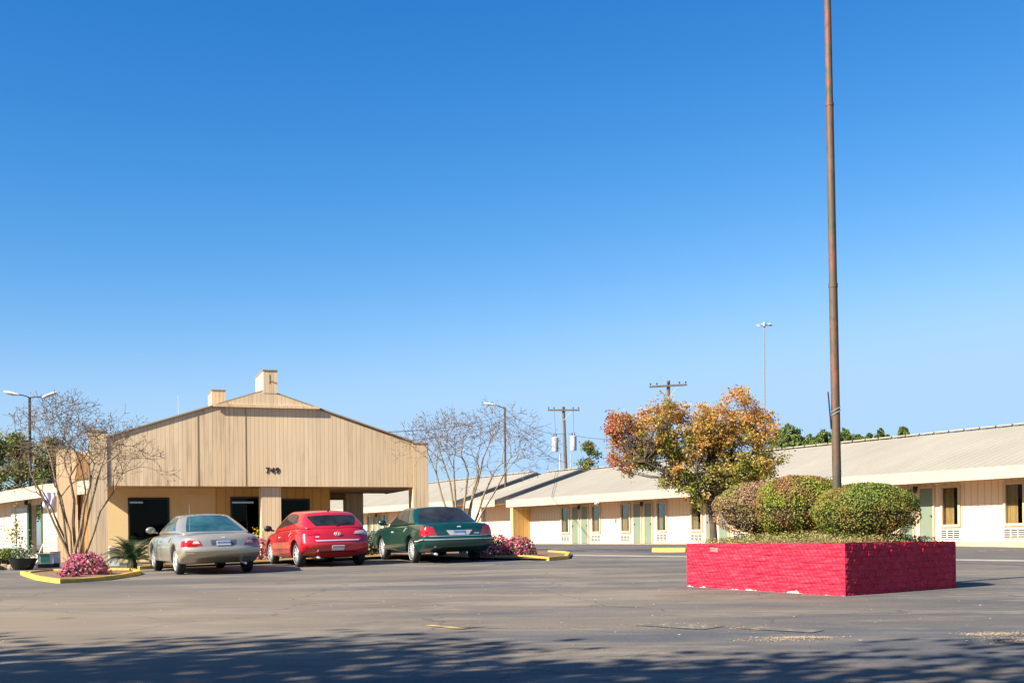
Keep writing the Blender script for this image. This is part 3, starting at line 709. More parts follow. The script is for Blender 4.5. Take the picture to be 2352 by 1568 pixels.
bw = mb.build('brick_wall', 'brick', PL, smooth=True)
for nm, arr in (('h0', h0), ('chip', ch_)):
    at = bw.data.attributes.new(nm, 'FLOAT', 'POINT'); at.data.foreach_set('value', arr)
sm = MB(); NS = 18
def mound(a, b): return .17 * math.sin(PI * min(max(a, 0), 1)) ** .7 * math.sin(PI * min(max(b, 0), 1)) ** .7
for i in range(NS + 1):
    for j in range(NS + 1):
        a, b = i / NS, j / NS; q = loc2(.21 + a * (ex_l - .42), .21 + b * (ey_l - .42), ptop - .05 + mound(a, b) + .012 * math.sin(i * 3 + j * 5)); sm.v.append(q)
sm.f = [(i * (NS + 1) + j, (i + 1) * (NS + 1) + j, (i + 1) * (NS + 1) + j + 1, i * (NS + 1) + j + 1) for i in range(NS) for j in range(NS)]
sm.build('soil', 'soil', PL, smooth=True)
# ground cover
MT['cover'] = leafmat('ground_cover_leaf', [(0, (.08, .14, .02)), (.45, (.20, .26, .05)), (.8, (.34, .32, .10)), (1, (.26, .15, .07))], [(0, (.22, .20, .06)), (1, (.42, .32, .15))], 2.2)
Cg = []
for _ in range(9000):
    a, b = RS.rand(), RS.rand(); q = loc2(.12 + a * (ex_l - .24), .12 + b * (ey_l - .24), ptop - .03 + mound(a, b) + RS.rand() ** 1.5 * .10); Cg.append((q[0] + pn.x, q[1] + pn.y, q[2] + pn.z))
tag(leaves('ground_cover', Cg, .035 + RS.rand(9000) * .03, 'cover', nrm=np.tile([0, 0, 1.0], (9000, 1)), jit=.8, aspect=.4), kind='stuff')

# ------------------------------------------------------------------ clipped shrubs
def fbm(p, s=1.0):
    return (np.sin(p[:, 0] * 3.1 * s + 1.3) * np.sin(p[:, 1] * 2.7 * s + .4) + np.sin(p[:, 2] * 3.9 * s + p[:, 0] * 2.2 * s) * .7 + np.sin(p[:, 1] * 6.3 * s + p[:, 2] * 5.1 * s) * .4) / 2.1
def shrub(name, cx, cy, z0, rx, ry, hz, label, mat, n=19000, cat='shrub', leaf=.033, core=True, rot=0, group=None):
    e = empty(name, (cx, cy, z0), rot, label, cat, group)
    d = RS.normal(size=(n, 3)); d /= np.linalg.norm(d, axis=1)[:, None]
    d[:, 2] = np.abs(d[:, 2]) * np.where(RS.rand(n) < .78, 1, -.75)
    p = np.sign(d) * np.abs(d) ** .9; p /= (np.abs(p) ** 2.2).sum(1)[:, None] ** (1 / 2.2)
    dep = 1 - RS.rand(n) ** 1.7 * .13; bump_ = 1 + .05 * fbm(p * 2.2 + cx) + .022 * fbm(p * 6 + cx)
    c = p * np.array([rx, ry, hz * .48]) * (dep * bump_)[:, None] + np.array([0, 0, hz * .50])
    keep = c[:, 2] > .02 + .10 * RS.rand(n); c = c[keep]; nr = p[keep]
    V, F = leaf_arrays(c, leaf * (.7 + .6 * RS.rand(len(c))), nr, .75, .6)
    bulk('foliage', V, F, mat, e)
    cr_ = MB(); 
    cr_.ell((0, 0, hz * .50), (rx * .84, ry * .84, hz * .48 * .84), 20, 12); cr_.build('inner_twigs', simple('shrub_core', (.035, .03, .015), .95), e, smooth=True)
    st_ = MB()
    for k in range(7):
        a = k * 2.4; st_.tube([(.1 * math.cos(a), .1 * math.sin(a), -.05), (rx * .5 * math.cos(a), ry * .5 * math.sin(a), hz * .45)], [.02, .012], 5)
    st_.build('stems', 'barkdark', e)
    return e
MT['box_r'] = leafmat('green_gold_leaf', [(0, (.045, .085, .012)), (.5, (.145, .19, .024)), (1, (.33, .34, .06))], [(0, (.10, .16, .02)), (.6, (.27, .22, .04)), (1, (.42, .19, .06))], 1.5)
MT['box_m'] = leafmat('olive_leaf', [(0, (.09, .13, .014)), (.5, (.24, .28, .025)), (1, (.40, .38, .05))], [(0, (.14, .10, .03)), (.5, (.30, .15, .05)), (1, (.40, .22, .08))], 1.9)
MT['box_l'] = leafmat('brown_green_leaf', [(0, (.15, .085, .04)), (.5, (.32, .19, .10)), (1, (.46, .28, .17))], [(0, (.10, .11, .02)), (.5, (.25, .22, .045)), (1, (.38, .30, .09))], 1.3)
zs = ptop + .04
def at(px, Y): return XY(px, Y)
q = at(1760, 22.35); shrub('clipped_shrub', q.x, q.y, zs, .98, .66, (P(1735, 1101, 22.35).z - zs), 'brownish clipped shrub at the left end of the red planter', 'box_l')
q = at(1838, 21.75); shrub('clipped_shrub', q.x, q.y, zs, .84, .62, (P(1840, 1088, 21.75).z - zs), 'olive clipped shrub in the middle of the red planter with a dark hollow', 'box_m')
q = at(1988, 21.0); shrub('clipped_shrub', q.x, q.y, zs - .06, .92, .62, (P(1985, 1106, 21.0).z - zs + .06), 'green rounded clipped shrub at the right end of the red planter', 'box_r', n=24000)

# ------------------------------------------------------------------ sign pole
pb_ = at(1925, 20.95); ptp = P(1902, 0, 20.95); bz = ptop
dirp = (Vector((ptp.x, ptp.y, ptp.z)) - Vector((pb_.x, pb_.y, bz + .9))).normalized()
SP = empty('sign_pole', (pb_.x, pb_.y, bz - .1), 0, 'tall bare rusted steel pole rising out of the red planter', 'pole')
def onp(t): return dirp * t
zlev = lambda py: (P(1915, py, 20.95).z - bz + .1) / dirp.z
l1, l2, lt = zlev(655), zlev(240), zlev(-260)
m = MB(); m.tube([onp(0), onp(l1)], [.077, .073], 20); m.build('lower_section', 'rust', SP, smooth=False)
m = MB(); m.tube([onp(l1), onp(l2)], [.069, .065], 20); m.build('middle_section', 'rust', SP)
m = MB(); m.tube([onp(l2), onp(lt)], [.060, .053], 20); m.build('upper_section', 'rust', SP)
m = MB()
m.tube([onp(l1 - .04), onp(l1 + .03)], .079, 20); m.tube([onp(l2 - .03), onp(l2 + .02)], .072, 20); m.build('weld_collars', 'rust', SP)
la, lb = zlev(985), zlev(900); m = MB()
m.tube([onp(la) + Vector((-.085, -.02, 0)), onp(lb) + Vector((-.13, -.03, 0))], .012, 6); m.build('conduit', 'darkmetal', SP)
m = MB()
for zz in (zlev(940), zlev(948)):
    m.tube([onp(zz) + Vector((.084 * math.cos(a), .084 * math.sin(a), .05 * math.cos(a))) for a in np.linspace(0, 2 * PI, 17)], .006, 5)
m.build('wire_wrap', 'galv', SP)
for o in SP.children: angle_smooth(o, 40)

# ------------------------------------------------------------------ CARS
def sstep(a, b, x):
    t = min(max((x - a) / (b - a), 0), 1); return t * t * (3 - 2 * t)
class Shell:                                                            # a rounded box bent into shape by a mapping
    def __init__(s, fn, rho): s.fn = fn; s.rho = rho
    def pos(s, c):
        c = list(c); e = [max(abs(c[i]) - (1 - s.rho[i]), 0) / s.rho[i] for i in range(3)]
        m = max(e); l = math.sqrt(sum(q * q for q in e))
        if l > 1e-9:
            for i in range(3):
                if e[i] > 0: c[i] = math.copysign(1 - s.rho[i] + e[i] * m / l * s.rho[i], c[i])
        return Vector(s.fn(*c))
    def mesh(s, A):
        key = {}; V = []; F = []
        def idx(c):
            k = tuple(round(q, 5) for q in c)
            if k not in key: key[k] = len(V); V.append(s.pos(c))
            return key[k]
        for ax in range(3):
            o1, o2 = [(1, 2), (2, 0), (0, 1)][ax]
            for sg in (-1, 1):
                for i in range(len(A[o1]) - 1):
                    for j in range(len(A[o2]) - 1):
                        q = []
                        for a, b in ((i, j), (i + 1, j), (i + 1, j + 1), (i, j + 1)):
                            c = [0, 0, 0]; c[ax] = sg; c[o1] = A[o1][a]; c[o2] = A[o2][b]; q.append(idx(c))
                        F.append(tuple(q) if sg > 0 else tuple(q[::-1]))
        return V, F
    def patch(s, mb, ax, sg, quad, off=.006, nu=8, nv=6):               # conforming raised panel; quad: 4 corners in the face's two other axes
        o1, o2 = [(1, 2), (2, 0), (0, 1)][ax]
        def at(u, v):
            c = [0, 0, 0]; c[ax] = sg; c[o1] = u; c[o2] = v; return s.pos(c)
        def nrm(u, v):
            d = .01; n = (at(u + d, v) - at(u - d, v)).cross(at(u, v + d) - at(u, v - d)); n.normalize(); return n if sg > 0 else -n
        V = []
        for j in range(nv + 1):
            for i in range(nu + 1):
                a, b = i / nu, j / nv
                u = (quad[0][0] * (1 - a) + quad[1][0] * a) * (1 - b) + (quad[3][0] * (1 - a) + quad[2][0] * a) * b
                v = (quad[0][1] * (1 - a) + quad[1][1] * a) * (1 - b) + (quad[3][1] * (1 - a) + quad[2][1] * a) * b
                V.append(at(u, v) + nrm(u, v) * off)
        W_ = nu + 1; F = [(j * W_ + i, j * W_ + i + 1, (j + 1) * W_ + i + 1, (j + 1) * W_ + i) for j in range(nv) for i in range(nu)]
        # thin rim back to the surface
        ring = [i for i in range(nu + 1)] + [j * W_ + nu for j in range(1, nv + 1)] + [nv * W_ + i for i in range(nu - 1, -1, -1)] + [j * W_ for j in range(nv - 1, 0, -1)]
        b0 = len(V)
        for r in ring:
            j, i = divmod(r, W_); a, b = i / nu, j / nv
            u = (quad[0][0] * (1 - a) + quad[1][0] * a) * (1 - b) + (quad[3][0] * (1 - a) + quad[2][0] * a) * b
            v = (quad[0][1] * (1 - a) + quad[1][1] * a) * (1 - b) + (quad[3][1] * (1 - a) + quad[2][1] * a) * b
            V.append(at(u, v) - nrm(u, v) * .004)
        k = len(ring); F += [(ring[i], ring[(i + 1) % k], b0 + (i + 1) % k, b0 + i) for i in range(k)]
        if sg < 0: F = [f[::-1] for f in F]
        mb.add(V, F); return mb
def edge_grid(n, r): 
    e = [-1, -1 + r * .25, -1 + r * .5, -1 + r * .75]; mid = list(np.linspace(-1 + r, 1 - r, n)); return e + mid + [-q for q in e[::-1]]
def make_car(P_, label, cat='car'):
    L, W, H = P_['L'], P_['W'], P_['H']; wr = P_['wr']; xa = (P_['xr'], P_['xf']); ar = wr + .055; sill = P_['sill']
    tx, tz = zip(*P_['top'])
    def bodyfn(s, t, hh):
        h = (hh + 1) / 2; u = (s + 1) / 2
        xr = -L / 2 + np.interp(h, *zip(*P_['rear'])); xf = L / 2 - np.interp(h, *zip(*P_['front']))
        x = xr + (xf - xr) * u
        x -= math.copysign(1, s) * P_['plan'] * abs(t) ** 3.2 * sstep(.62, 1, abs(s))
        zt = float(np.interp(x, tx, tz)); zb = sill + P_.get('tuck', .1) * sstep(.8, 1, abs(s))
        if abs(t) > .60:
            for q in xa:
                d = abs(x - q)
                if d < ar: zb = max(zb, wr + math.sqrt(ar * ar - d * d))
        zt -= P_.get('crown', .05) * abs(t) ** 2.5
        z = zb + (zt - zb) * h
        zr = (z - sill) / (zt - sill)
        wd = W / 2 * (1 - .075 * max(0, (zr - .6) / .4) ** 2 - .05 * max(0, (.45 - zr) / .45) ** 2) * (1 - P_['taper'] * abs(s) ** 5)
        if -0.86 < s < .9: wd -= .012 * math.exp(-((zr - P_.get('crease', .63)) / .05) ** 2)
        return (x, t * wd, z)
    body = Shell(bodyfn, (.04, .10, .20))
    g = P_['cab']                                                       # base rear/front x, roof rear/front x, base/roof half width, belt z
    def cabfn(s, t, hh):
        h = (hh + 1) / 2; u = (s + 1) / 2; hp = h ** P_.get('cabpow', .9)
        x0 = g['rb'] + (g['rt'] - g['rb']) * hp; x1 = g['fb'] + (g['ft'] - g['fb']) * hp
        x = x0 + (x1 - x0) * u - math.copysign(1, s) * g.get('plan', .12) * t * t * abs(s) ** 2
        zb = float(np.interp(x, tx, tz)) - .05
        zr = H - .045 * t * t - g.get('arc', .09) * abs((x - g.get('peak', .2)) / 1.4) ** 2.2 * h
        wd = (g['bw'] + (g['tw'] - g['bw']) * h + .028 * math.sin(PI * h)) * (1 - .07 * abs(s) ** 4)
        return (x, t * wd, zb + (zr - zb) * h)
    cab = Shell(cabfn, (.09, .12, .22))
    e = empty('parked_car', (0, 0, 0), 0, label, cat, 'cars parked in front of the office'); pm = P_['paint']
    m = MB(); m.add(*body.mesh((edge_grid(90, .04), edge_grid(12, .10), edge_grid(10, .20)))); angle_smooth(m.build('body', pm, e), 50)
    m = MB(); m.add(*cab.mesh((edge_grid(22, .09), edge_grid(12, .12), edge_grid(8, .22)))); cb_ = angle_smooth(m.build('cabin', pm, e), 60)
    for nm, ax, sg, qd in (('rear_window', 0, -1, P_['rwin']), ('windscreen', 0, 1, ((-.84, -.75), (.84, -.75), (.8, .82), (-.8, .82)))):
        m = MB(); cab.patch(m, ax, sg, qd, .006, 14, 8); angle_smooth(m.build(nm, P_.get('glass', 'carglass'), e), 40)
    for sg in (-1, 1):
        for qd in P_['swin']:
            q2 = [(v, u) for u, v in qd]
            m = MB(); cab.patch(m, 1, sg, q2, .006, 8, 10); angle_smooth(m.build('side_window', P_.get('glass', 'carglass'), e), 40)
        for (s0, s1) in P_['doors']:
            m = MB(); body.patch(m, 1, sg, ((-.55, s0), (.80, s0), (.80, s1), (-.55, s1)), .0045, 8, 12); dr = angle_smooth(m.build('door', pm, e), 40)
            hx = s0 + (s1 - s0) * .12
            m = MB(); body.patch(m, 1, sg, ((.46, hx), (.56, hx), (.56, hx + .07), (.46, hx + .07)), .022, 2, 2); m.build('handle', P_.get('handle', pm), dr)
    # trunk lid / bumper seams and details on the rear face  (u = across, v = height)
    for nm, quads, off, mat, smooth in P_['rearparts']:
        m = MB()
        for q in quads:
            ax, sg, qq = q; body.patch(m, ax, sg, qq, off, 10, 5)
        angle_smooth(m.build(nm, mat, e), 40)
    # mirrors
    for sg in (-1, 1):
        x = g['fb'] - .42; z = float(np.interp(x, tx, tz)) + .07; y = sg * (W / 2 - .02)
        m = MB(); m.ell((x, y + sg * .10, z), (.07, .12, .085), 12, 8); m.tube([(x + .02, y - sg * .08, z - .07), (x, y + sg * .06, z - .03)], .025, 6)
        angle_smooth(m.build('side_mirror', P_.get('mirror', pm), e), 50)
    # underside, pipe
    MB().box(P_['xr'] - .45, P_['xf'] + .45, -W / 2 + .34, W / 2 - .34, .27, .42).build('underbody', 'blackplastic', e)
    wl = MB()
    for q in xa:
        for sg in (-1, 1): wl.box(q - ar * .98, q + ar * .98, sg * (W / 2 - .30) - .02, sg * (W / 2 - .30) + .02, .25, wr + ar)
    wl.build('wheel_wells', 'blackplastic', e)
    pp = P_['pipe']; MB().tube([(-L / 2 + .5, pp, .27), (-L / 2 + .06, pp, .25)], .028, 8).build('exhaust_pipe', 'chrome', e)
    # headlights
    for sg in (-1, 1):
        m = MB(); body.patch(m, 0, 1, ((sg * .55, .1), (sg * .97, .1), (sg * .97, .55), (sg * .6, .55)) if sg > 0 else ((-.97, .1), (-.55, .1), (-.6, .55), (-.97, .55)), .006, 6, 4); m.build('headlight', 'clear_and_glare_lens', e)
    # wheels
    wdt = .205
    for q in xa:
        for sg in (-1, 1):
            yc = sg * (W / 2 - .055 - wdt / 2); o_ = sg
            m = MB(); pr = [(wr * .62, -wdt / 2 + .01), (wr * .74, -wdt / 2), (wr * .93, -wdt / 2 + .012), (wr, -wdt / 2 + .045), (wr, wdt / 2 - .045), (wr * .93, wdt / 2 - .012), (wr * .74, wdt / 2), (wr * .62, wdt / 2 - .01)]
            m.lathe(pr, 32, 'y', (q, yc, wr)); wh = angle_smooth(m.build('wheel', 'tyre', e), 40)
            m = MB(); ro = wr * P_.get('rimf', .70)
            m.lathe([(ro * 1.02, o_ * (wdt / 2 - .002)), (ro, o_ * (wdt / 2 + .004)), (ro * .9, o_ * (wdt / 2 - .012)), (ro * .88, o_ * (wdt / 2 - .06))], 32, 'y', (q, yc, wr))
            ns = P_.get('spokes', 7)
            for k in range(ns):
                a = 2 * PI * k / ns + .3; c, s = math.cos(a), math.sin(a); hw = P_.get('spw', .022)
                V = []
                for r_, w_ in ((ro * .16, hw * 1.2), (ro * .93, hw)):
                    for sd in (-1, 1):
                        for dp in (.0, -.03): V.append((q + c * r_ - s * w_ * sd, yc + o_ * (wdt / 2 - .012 + dp + (.006 if r_ < ro * .5 else 0)), wr + s * r_ + c * w_ * sd))
                m.add(V, [(0, 4, 6, 2), (1, 3, 7, 5), (0, 1, 5, 4), (2, 6, 7, 3), (0, 2, 3, 1), (4, 5, 7, 6)])
            m.lathe([(0, o_ * (wdt / 2 - .002)), (ro * .2, o_ * (wdt / 2 - .004)), (ro * .24, o_ * (wdt / 2 - .03))], 16, 'y', (q, yc, wr))
            angle_smooth(m.build('rim', 'rim', wh), 35)
            m = MB(); m.lathe([(0, o_ * (wdt / 2 - .075)), (ro, o_ * (wdt / 2 - .075))], 24, 'y', (q, yc, wr)); m.build('rim_backing', 'darkmetal', wh)  # dark backing disc, gives the gaps between spokes their shade as colour
    return e, body, cab
MT['carglass'] = simple('car_glass', (.010, .012, .014), .05, (.03, .034, .034), 2.2, spec=.35)
MT['carglass_refl'] = simple('teal_reflection_car_glass', (.012, .05, .062), .05, (.04, .11, .12), 2.5, spec=.4)  # teal reflection with paler blotches painted into the glass colour
MT['black_lid'] = simple('dark_grey_recess', (.10, .11, .12), .4)
def place_car(e, contact, theta, prm, left=True, scale=1.0):            # contact = ground point under the outer face of the near rear wheel
    h = Vector((-math.sin(theta), math.cos(theta))); rz = math.atan2(h.y, h.x)
    lx, ly = prm['xr'] * scale, (prm['W'] / 2 - .06) * scale
    c = Vector((contact.x, contact.y)) - h * lx - Vector((-h.y, h.x)) * ly
    # rest the four tyres on the sloping ground
    f = c + h * prm['xf'] * scale; r = c + h * prm['xr'] * scale; lft = c + Vector((-h.y, h.x)) * .8; rgt = c - Vector((-h.y, h.x)) * .8
    zf, zr = gz(f.x, f.y), gz(r.x, r.y); wb = (f - r).length
    pitch = -math.atan2(zf - zr, wb); roll = math.atan2(gz(lft.x, lft.y) - gz(rgt.x, rgt.y), 1.6)
    zc = zr + (zf - zr) * (-prm['xr'] * scale) / wb
    e.location = (c.x, c.y, zc); e.rotation_euler = (roll, pitch, rz); e.scale = (scale,) * 3
    return e
X = 0; Yx = 1
# --- silver-beige sedan
SED = dict(L=5.02, W=1.90, H=1.42, wr=.325, xr=-1.38, xf=1.38, sill=.25, plan=.19, taper=.065, paint='silver', crown=.06, tuck=.13,
    top=[(-2.51, .87), (-2.3, .945), (-1.6, .99), (-.9, 1.0), (.6, .97), (1.0, .96), (1.8, .86), (2.3, .74), (2.51, .62)],
    rear=[(0, .17), (.22, .03), (.42, 0), (.55, .05), (.75, .06), (.92, .10), (1, .16)], front=[(0, .15), (.4, 0), (.8, .08), (1, .25)],
    cab=dict(rb=-1.92, rt=-.80, fb=1.35, ft=.42, bw=.865, tw=.575, peak=-.15, arc=.07, plan=.16),
    rwin=((-.86, -.72), (.86, -.72), (.82, .84), (-.82, .84)), glass='carglass_refl',
    swin=[((-.66, -.66), (.0, -.70), (.0, .80), (-.46, .80)), ((.04, -.70), (.90, -.70), (.60, .80), (.04, .80))],
    doors=[(-.50, -.03), (-.015, .42)], pipe=-.5, mirror='silver', spokes=7, spw=.03,
    rearparts=[('trunk_lid', [(0, -1, ((-.66, .02), (.66, .02), (.70, .98), (-.70, .98)))], .006, 'silver', 1),
               ('taillight', [(0, -1, ((-.985, .10), (-.52, .16), (-.63, .62), (-.985, .66))), (1, -1, ((.10, -1.0), (.14, -.93), (.56, -.95), (.62, -1.0)))], .014, 'red_lens', 1),
               ('taillight', [(0, -1, ((.52, .16), (.985, .10), (.985, .66), (.63, .62))), (1, 1, ((.10, -1.0), (.14, -.93), (.56, -.95), (.62, -1.0)))], .014, 'red_lens', 1),
               ('reversing_light', [(0, -1, ((-.78, .36), (-.60, .36), (-.65, .56), (-.76, .56)))], .020, 'clear_and_glare_lens', 1), ('reversing_light', [(0, -1, ((.60, .36), (.78, .36), (.76, .56), (.65, .56)))], .020, 'clear_and_glare_lens', 1),
               ('plate_recess', [(0, -1, ((-.30, .14), (.30, .14), (.34, .64), (-.34, .64)))], .009, 'black_lid', 1),
               ('bumper', [(0, -1, ((-.97, -.50), (.97, -.50), (.97, .02), (-.97, .02)))], .012, 'silver', 1),
               ('bumper_strip', [(0, -1, ((-.96, -.30), (.96, -.30), (.96, -.24), (-.96, -.24)))], .024, 'silver', 1),
               ('number_plate', [(0, -1, ((-.18, .18), (.18, .18), (.18, .54), (-.18, .54)))], .026, 'plate', 1),
               ('plate_band', [(0, -1, ((-.165, .34), (.165, .34), (.165, .50), (-.165, .50)))], .029, 'plateblue', 1),
               ('badge', [(0, -1, ((-.07, .76), (.07, .76), (.05, .84), (-.05, .84)))], .012, 'chrome', 1)])
ca, sb, sc_ = make_car(SED, 'silver beige sedan parked left of the red hatchback')
MB().tube([(-1.75, .62, 1.02), (-1.86, .63, 1.62)], .004, 5).build('aerial', 'galv', ca)
place_car(ca, XY(403, 31.0), R(26.5), SED, scale=1.085)
# --- red hatchback
HAT = dict(L=4.30, W=1.92, H=1.48, wr=.325, xr=-1.32, xf=1.33, sill=.22, plan=.19, taper=.065, paint='red', crown=.05, tuck=.14, crease=.72,
    top=[(-2.15, .98), (-2.0, 1.02), (-1.4, 1.04), (-.8, 1.03), (.4, .97), (.9, .94), (1.5, .85), (2.0, .72), (2.15, .6)],
    rear=[(0, .15), (.2, .04), (.38, 0), (.55, .05), (.8, .10), (1, .19)], front=[(0, .15), (.4, 0), (.8, .1), (1, .3)],
    cab=dict(rb=-2.02, rt=-1.52, fb=1.40, ft=.25, bw=.87, tw=.64, peak=-.2, arc=.07, plan=.14), cabpow=1.0,
    rwin=((-.66, -.62), (.66, -.62), (.985, .62), (-.985, .62)), mirror='blackplastic',
    swin=[((-.58, -.3), (-.02, -.52), (-.02, .78), (-.46, .66)), ((.02, -.52), (.86, -.70), (.5, .78), (.02, .78))],
    doors=[(-.56, -.06), (-.04, .46)], pipe=.5, handle='chrome', spokes=10, spw=.016, rimf=.74,
    rearparts=[('tailgate', [(0, -1, ((-.70, .0), (.70, .0), (.80, .98), (-.80, .98)))], .006, 'red', 1),
               ('taillight', [(0, -1, ((-1.0, .46), (-.50, .50), (-.58, .68), (-1.0, .84))), (1, -1, ((.46, -1.0), (.52, -.86), (.80, -.82), (.84, -1.0)))], .014, 'clear_and_glare_lens', 1),  # pale lens: a bright reflection put into this taillight's colour
               ('taillight', [(0, -1, ((.50, .50), (1.0, .46), (1.0, .84), (.58, .68))), (1, 1, ((.46, -1.0), (.52, -.86), (.80, -.82), (.84, -1.0)))], .014, 'red_lens', 1),
               ('tailgate_crease', [(0, -1, ((-.62, -.02), (.62, -.02), (.66, .06), (-.66, .06)))], .018, 'chrome', 1),
               ('number_plate', [(0, -1, ((-.18, -.74), (.18, -.74), (.18, -.38), (-.18, -.38)))], .024, 'plate', 1),
               ('plate_band', [(0, -1, ((-.16, -.50), (.16, -.50), (.16, -.42), (-.16, -.42)))], .027, 'plateblue', 1),
               ('diffuser', [(0, -1, ((-.62, -.99), (.62, -.99), (.52, -.86), (-.52, -.86)))], .010, 'blackplastic', 1),
               ('reflector', [(0, -1, ((-.92, -.5), (-.72, -.52), (-.72, -.44), (-.92, -.42)))], .016, 'red_lens', 1),
               ('reflector', [(0, -1, ((.72, -.52), (.92, -.5), (.92, -.42), (.72, -.44)))], .016, 'red_lens', 1),
               ('model_badge', [(0, -1, ((.54, .30), (.64, .30), (.64, .37), (.54, .37)))], .012, 'chrome', 1)])
ch2, hb, hc = make_car(HAT, 'bright red hatchback parked in the middle of the three cars')
# slanted letter in an oval, and wiper
m = MB(); q0 = hb.pos((-1, 0, .52)); ring = [(q0.x - .03, .085 * math.cos(a), q0.z + .048 * math.sin(a)) for a in np.linspace(0, 2 * PI, 25)]
m.tube(ring, .007, 6)
m.tube([(q0.x - .033, .045, q0.z - .03), (q0.x - .033, .028, q0.z + .034)], .008, 6); m.tube([(q0.x - .033, -.028, q0.z - .034), (q0.x - .033, -.045, q0.z + .03)], .008, 6); m.tube([(q0.x - .033, .036, q0.z - .006), (q0.x - .033, -.036, q0.z + .006)], .007, 6)
m.build('emblem', 'chrome', ch2)
m = MB(); w0 = hc.pos((-1, 0, -.62)); w1 = hc.pos((-1, -.55, -.30)); m.tube([w0 + Vector((-.03, 0, 0)), w1 + Vector((-.025, 0, 0))], .010, 5); m.build('rear_wiper', 'blackplastic', ch2)
m = MB(); r0 = hc.pos((-.72, 0, 1)); m.prism([(r0.x - .08, r0.z - .01), (r0.x + .05, r0.z - .01), (r0.x - .06, r0.z + .05)], 'y', -.015, .015); m.build('roof_antenna', 'blackplastic', ch2)
place_car(ch2, XY(680, 33.9), R(25.5), HAT, scale=1.065)
# --- dark green saloon
BIG = dict(L=5.38, W=1.98, H=1.48, wr=.335, xr=-1.40, xf=1.51, sill=.28, plan=.13, taper=.05, paint='green', crown=.045, tuck=.10, crease=.5,
    top=[(-2.69, .98), (-2.5, 1.04), (-1.7, 1.07), (-1.0, 1.05), (.6, 1.00), (1.1, .98), (2.0, .92), (2.5, .84), (2.69, .72)],
    rear=[(0, .12), (.22, .01), (.45, 0), (.52, .07), (.8, .08), (.95, .11), (1, .16)], front=[(0, .12), (.4, 0), (.8, .08), (1, .2)],
    cab=dict(rb=-1.86, rt=-1.02, fb=1.30, ft=.32, bw=.92, tw=.67, peak=-.3, arc=.05, plan=.12), cabpow=.8,
    rwin=((-.90, -.72), (.90, -.72), (.86, .84), (-.86, .84)), mirror='green', handle='chrome',
    swin=[((-.60, -.62), (-.02, -.66), (-.02, .80), (-.46, .80)), ((.02, -.66), (.88, -.66), (.58, .80), (.02, .80))],
    doors=[(-.49, -.04), (-.025, .40)], pipe=.62, spokes=14, spw=.010, rimf=.74,
    rearparts=[('trunk_lid', [(0, -1, ((-.70, .14), (.70, .14), (.74, .98), (-.74, .98)))], .006, 'green', 1),
               ('taillight', [(0, -1, ((-1.0, .08), (-.62, .10), (-.76, .80), (-1.0, .86))), (1, -1, ((.08, -1.0), (.10, -.92), (.78, -.93), (.86, -1.0)))], .014, 'red_lens', 1),
               ('taillight', [(0, -1, ((.62, .10), (1.0, .08), (1.0, .86), (.76, .80))), (1, 1, ((.08, -1.0), (.10, -.92), (.78, -.93), (.86, -1.0)))], .014, 'red_lens', 1),
               ('chrome_strip', [(0, -1, ((-.98, .045), (.98, .045), (.98, .085), (-.98, .085)))], .018, 'chrome', 1),
               ('bumper', [(0, -1, ((-.985, -.66), (.985, -.66), (.985, .0), (-.985, .0)))], .025, 'green', 1),
               ('bumper_strip', [(0, -1, ((-.98, -.20), (.98, -.20), (.98, -.14), (-.98, -.14))), (1, -1, ((-.21, -.99), (-.21, -.74), (-.15, -.74), (-.15, -.99))), (1, 1, ((-.21, -.99), (-.21, -.74), (-.15, -.74), (-.15, -.99)))], .032, 'chrome', 1),
               ('plate_reflector', [(0, -1, ((-.27, .13), (-.18, .13), (-.18, .52), (-.38, .52)))], .014, 'clear_and_glare_lens', 1), ('plate_reflector', [(0, -1, ((.18, .13), (.27, .13), (.38, .52), (.18, .52)))], .014, 'clear_and_glare_lens', 1),
               ('number_plate', [(0, -1, ((-.17, .14), (.17, .14), (.17, .50), (-.17, .50)))], .020, 'plate', 1),
               ('plate_band', [(0, -1, ((-.16, .27), (.16, .27), (.16, .47), (-.16, .47)))], .023, 'plateblue', 1),
               ('badge', [(0, -1, ((-.06, .74), (.06, .74), (.05, .82), (-.05, .82))), (0, -1, ((-.58, .22), (-.44, .22), (-.44, .28), (-.58, .28)))], .012, 'chrome', 1)])
cg, gb_, gc = make_car(BIG, 'dark green saloon with chrome bumper strip parked at the right end of the row')
place_car(cg, XY(945, 34.9), R(21.4), BIG, scale=1.085)

# ------------------------------------------------------------------ TREES
def grow(mbs, p, d, length, rad, depth, maxd, tips, spread=.55, up=.18, kids=(2, 3), shrink=.76, wig=.16, segs=4):
    pts = [p.copy()]; rads = [rad]; q = p.copy(); dd = d.copy()
    for k in range(segs):
        dd = (dd + Vector((random.gauss(0, wig), random.gauss(0, wig), random.gauss(0, wig * .6) + up * .3))).normalized()
        q = q + dd * length / segs; pts.append(q.copy()); rads.append(max(.005, rad * (1 - .26 * (k + 1) / segs)))
    mbs[0 if depth < maxd - 3 else 1].tube(pts, rads, 7 if depth < 2 else (5 if depth < maxd - 2 else 3), cap=False)
    if depth >= maxd: tips.append((q, dd)); return
    if depth >= maxd - 2: tips.append((pts[2], dd))
    n = random.choice(kids)
    for k in range(n):
        a = 2 * PI * (k / n) + random.uniform(-.6, .6); o = dd.orthogonal().normalized(); o2 = dd.cross(o)
        nd = (dd + (o * math.cos(a) + o2 * math.sin(a)) * random.uniform(.6, 1.2) * spread + Vector((0, 0, up))).normalized()
        grow(mbs, q, nd, length * shrink * random.uniform(.8, 1.15), max(.005, rads[-1] * .78), depth + 1, maxd, tips, spread, up, kids, shrink, wig, max(2, segs - (depth % 2)))
